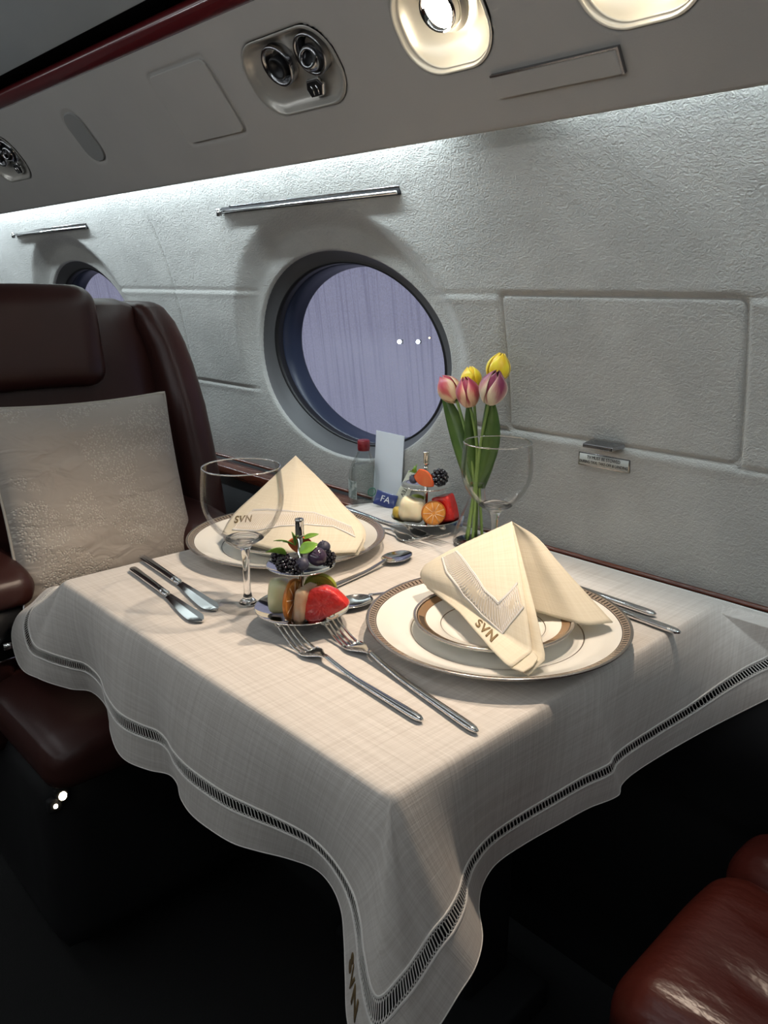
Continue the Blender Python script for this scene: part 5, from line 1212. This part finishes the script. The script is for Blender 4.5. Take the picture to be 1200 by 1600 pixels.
# cushion on the far seat
M_pil = bpy.data.materials.new('embroidered_taupe_linen'); M_pil.use_nodes = True
def pil():
    nt = M_pil.node_tree; b = nt.nodes['Principled BSDF']; L = nt.links.new; b.inputs['Roughness'].default_value = .85; b.inputs['Sheen Weight'].default_value = .2
    tc = nd(nt, 'ShaderNodeTexCoord'); n = nd(nt, 'ShaderNodeTexNoise'); n.inputs['Scale'].default_value = 3.4; n.inputs['Detail'].default_value = 3; n.inputs['Distortion'].default_value = 1.6; L(tc.outputs['UV'], n.inputs['Vector'])
    vb = nd(nt, 'ShaderNodeTexVoronoi'); vb.inputs['Scale'].default_value = 3.6; L(tc.outputs['UV'], vb.inputs['Vector'])
    a = nd(nt, 'ShaderNodeMath', operation='MULTIPLY_ADD'); a.inputs[1].default_value = -1.1; L(vb.outputs['Distance'], a.inputs[0]); L(n.outputs[0], a.inputs[2])
    mk_ = nd(nt, 'ShaderNodeMapRange'); mk_.inputs['From Min'].default_value = -.17; mk_.inputs['From Max'].default_value = -.09; L(a.outputs[0], mk_.inputs[0])
    v = nd(nt, 'ShaderNodeTexVoronoi'); v.inputs['Scale'].default_value = 85; L(tc.outputs['UV'], v.inputs['Vector'])
    mr = nd(nt, 'ShaderNodeMapRange'); mr.inputs['From Min'].default_value = .1; mr.inputs['From Max'].default_value = .55; mr.inputs['To Min'].default_value = 1; mr.inputs['To Max'].default_value = 0; L(v.outputs['Distance'], mr.inputs[0])
    mm = nd(nt, 'ShaderNodeMath', operation='MULTIPLY'); L(mk_.outputs[0], mm.inputs[0]); L(mr.outputs[0], mm.inputs[1])
    mx = nd(nt, 'ShaderNodeMix', data_type='RGBA'); mx.inputs[6].default_value = (.42, .37, .32, 1); mx.inputs[7].default_value = (.66, .62, .54, 1); L(mm.outputs[0], mx.inputs[0]); L(mx.outputs[2], b.inputs['Base Color'])
    n2 = nd(nt, 'ShaderNodeTexNoise'); n2.inputs['Scale'].default_value = 7; n2.inputs['Distortion'].default_value = 1; mp = nd(nt, 'ShaderNodeMapping'); mp.inputs['Scale'].default_value = (.9, 1.5, 1); L(tc.outputs['UV'], mp.inputs[0]); L(mp.outputs[0], n2.inputs['Vector'])
    ad = nd(nt, 'ShaderNodeMath', operation='MULTIPLY_ADD'); ad.inputs[1].default_value = 5; L(n2.outputs[0], ad.inputs[0]); L(mm.outputs[0], ad.inputs[2])
    bp = nd(nt, 'ShaderNodeBump'); bp.inputs['Strength'].default_value = .8; bp.inputs['Distance'].default_value = .0016; L(ad.outputs[0], bp.inputs['Height']); L(bp.outputs[0], b.inputs['Normal'])
pil()
# corner points (towards the viewer): top left, top right, bottom right, bottom left
PCs = [vec(q[0], q[1], .39 + (q[2] - .39) * 1.0) * vec(1.05, 1.05, 1) + vec(0, 0, (q[2] - .39) * .05) for q in (vec(-1.315, .375, .200), vec(-1.315, .690, .196), vec(-1.235, .690, -.115), vec(-1.215, .372, -.100))]
pc = sum(PCs) / 4; pr_ = empty('scatter_cushion', tuple(pc), label='taupe cushion with raised floral embroidery propped on the far seat', cat='cushion')
nP = 60; nrmP = np.cross(PCs[1] - PCs[0], PCs[3] - PCs[0]); nrmP /= np.linalg.norm(nrmP)
if nrmP[0] < 0: nrmP = -nrmP
def pilpt(u, v, side):
    a, b = 2 * u - 1, 2 * v - 1
    # sides bow inwards between the pointed corners
    pin = .045
    a2 = a * (1 - pin * (1 - b * b)); b2 = b * (1 - pin * (1 - a * a)); uu, vv = (a2 + 1) / 2, (b2 + 1) / 2
    p = (PCs[0] * (1 - uu) + PCs[1] * uu) * (1 - vv) + (PCs[3] * (1 - uu) + PCs[2] * uu) * vv
    th = .060 * ((1 - a ** 4) * (1 - b ** 4)) ** .55
    wr = .004 * noise.noise(Vector((u * 3, v * 9, side))) * (1 - a ** 6) * (1 - b ** 6)
    return p + nrmP * side * (th + wr) - pc
V = []; uv = []
for s_ in (1, -1):
    for i in range(nP):
        for j in range(nP): u, v = i / (nP - 1), j / (nP - 1); V.append(pilpt(u, v, s_)); uv.append((u, v))
g = gridfaces(nP, nP); Fq = [tuple(map(int, f)) for f in g] + [tuple(map(int, f[::-1] + nP * nP)) for f in g]
mesh('cover', V, Fq, M_pil, pr_, uv=uv)
edge = [pilpt(i / 40, 0, 0) for i in range(40)] + [pilpt(1, i / 40, 0) for i in range(40)] + [pilpt(1 - i / 40, 1, 0) for i in range(40)] + [pilpt(0, 1 - i / 40, 0) for i in range(41)]
MB().tube(edge, .0033, 8, False).build('piping', pmat('taupe_piping', (.50, .46, .40), .8), pr_)
# glowing spots added as glints on the far seat, and apron lamps far outside
M_glow = pmat('warm_glint_glow', (1, .9, .7), .4, emit=(1, .86, .60), estr=14)
for i, (p, r_, lab) in enumerate((((-1.084, .352, -.353), .0060, 'small bright warm glint low in the dark beside the seat'), ((-1.084, .340, -.365), .0032, 'tiny fainter glint just left of the bright one near the seat base'))):
    r = empty('seat_glint', p, label=lab, cat='glint', group='glints by the seat base')
    MB().ball((0, 0, 0), (r_ * .5, r_, r_ * 1.15), 16, 10).build('lens', M_glow, r)  # glowing ball stands for the glint
    MB().box((-.012, -.011, -.012), (-.0005, .011, .012)).build('housing', M_dark, r, bevel=.004)  # dark backing added behind the glint
M_apron = pmat('apron_lamp_glow', (.7, .85, 1), .4, emit=(.62, .82, 1), estr=30)
def outdoor(px, py_, D, r, mat, lab):
    d = CF * 1250 + CR * (px - 600) - CU * (py_ - 800); d = d * (D / d.y); p = Vector((0, 0, .39)) + d
    root = empty('apron_floodlight', p, label=lab, cat='floodlight', group='floodlights outside the window')
    MB().ball((0, 0, 0), r, 14, 10).build('lamp_globe', mat, root); MB().box((-r, r * .9, -r), (r, r * 1.6, r)).build('lamp_housing', M_frame, root)
outdoor(624, 534, 12, .044, M_apron, 'blue-white floodlight outside the window, left of the pair')
outdoor(653, 534, 12, .038, M_apron, 'blue-white floodlight outside the window, right of the pair')
outdoor(671, 528, 12, .018, pmat('amber_lamp_glow', (1, .6, .4), .4, emit=(1, .5, .3), estr=6), 'small amber floodlight outside the window, right of the blue-white pair')
# ------------------------------------------------------------------ lift everything onto the floor
bpy.context.view_layer.update()
for o in list(SC.objects):
    if o.parent is None:
        o.location.z += LIFT
        if o.type == 'MESH' and o.get('kind') is None and (o.location.xy.length < 1e-6):
            c = np.array([v.co[:] for v in o.data.vertices]); b = Vector((float(c[:, 0].mean()), float(c[:, 1].mean()), float(c[:, 2].min())))
            o.data.transform(Matrix.Translation(-b)); o.location += b
            for ch in o.children: ch.location -= b
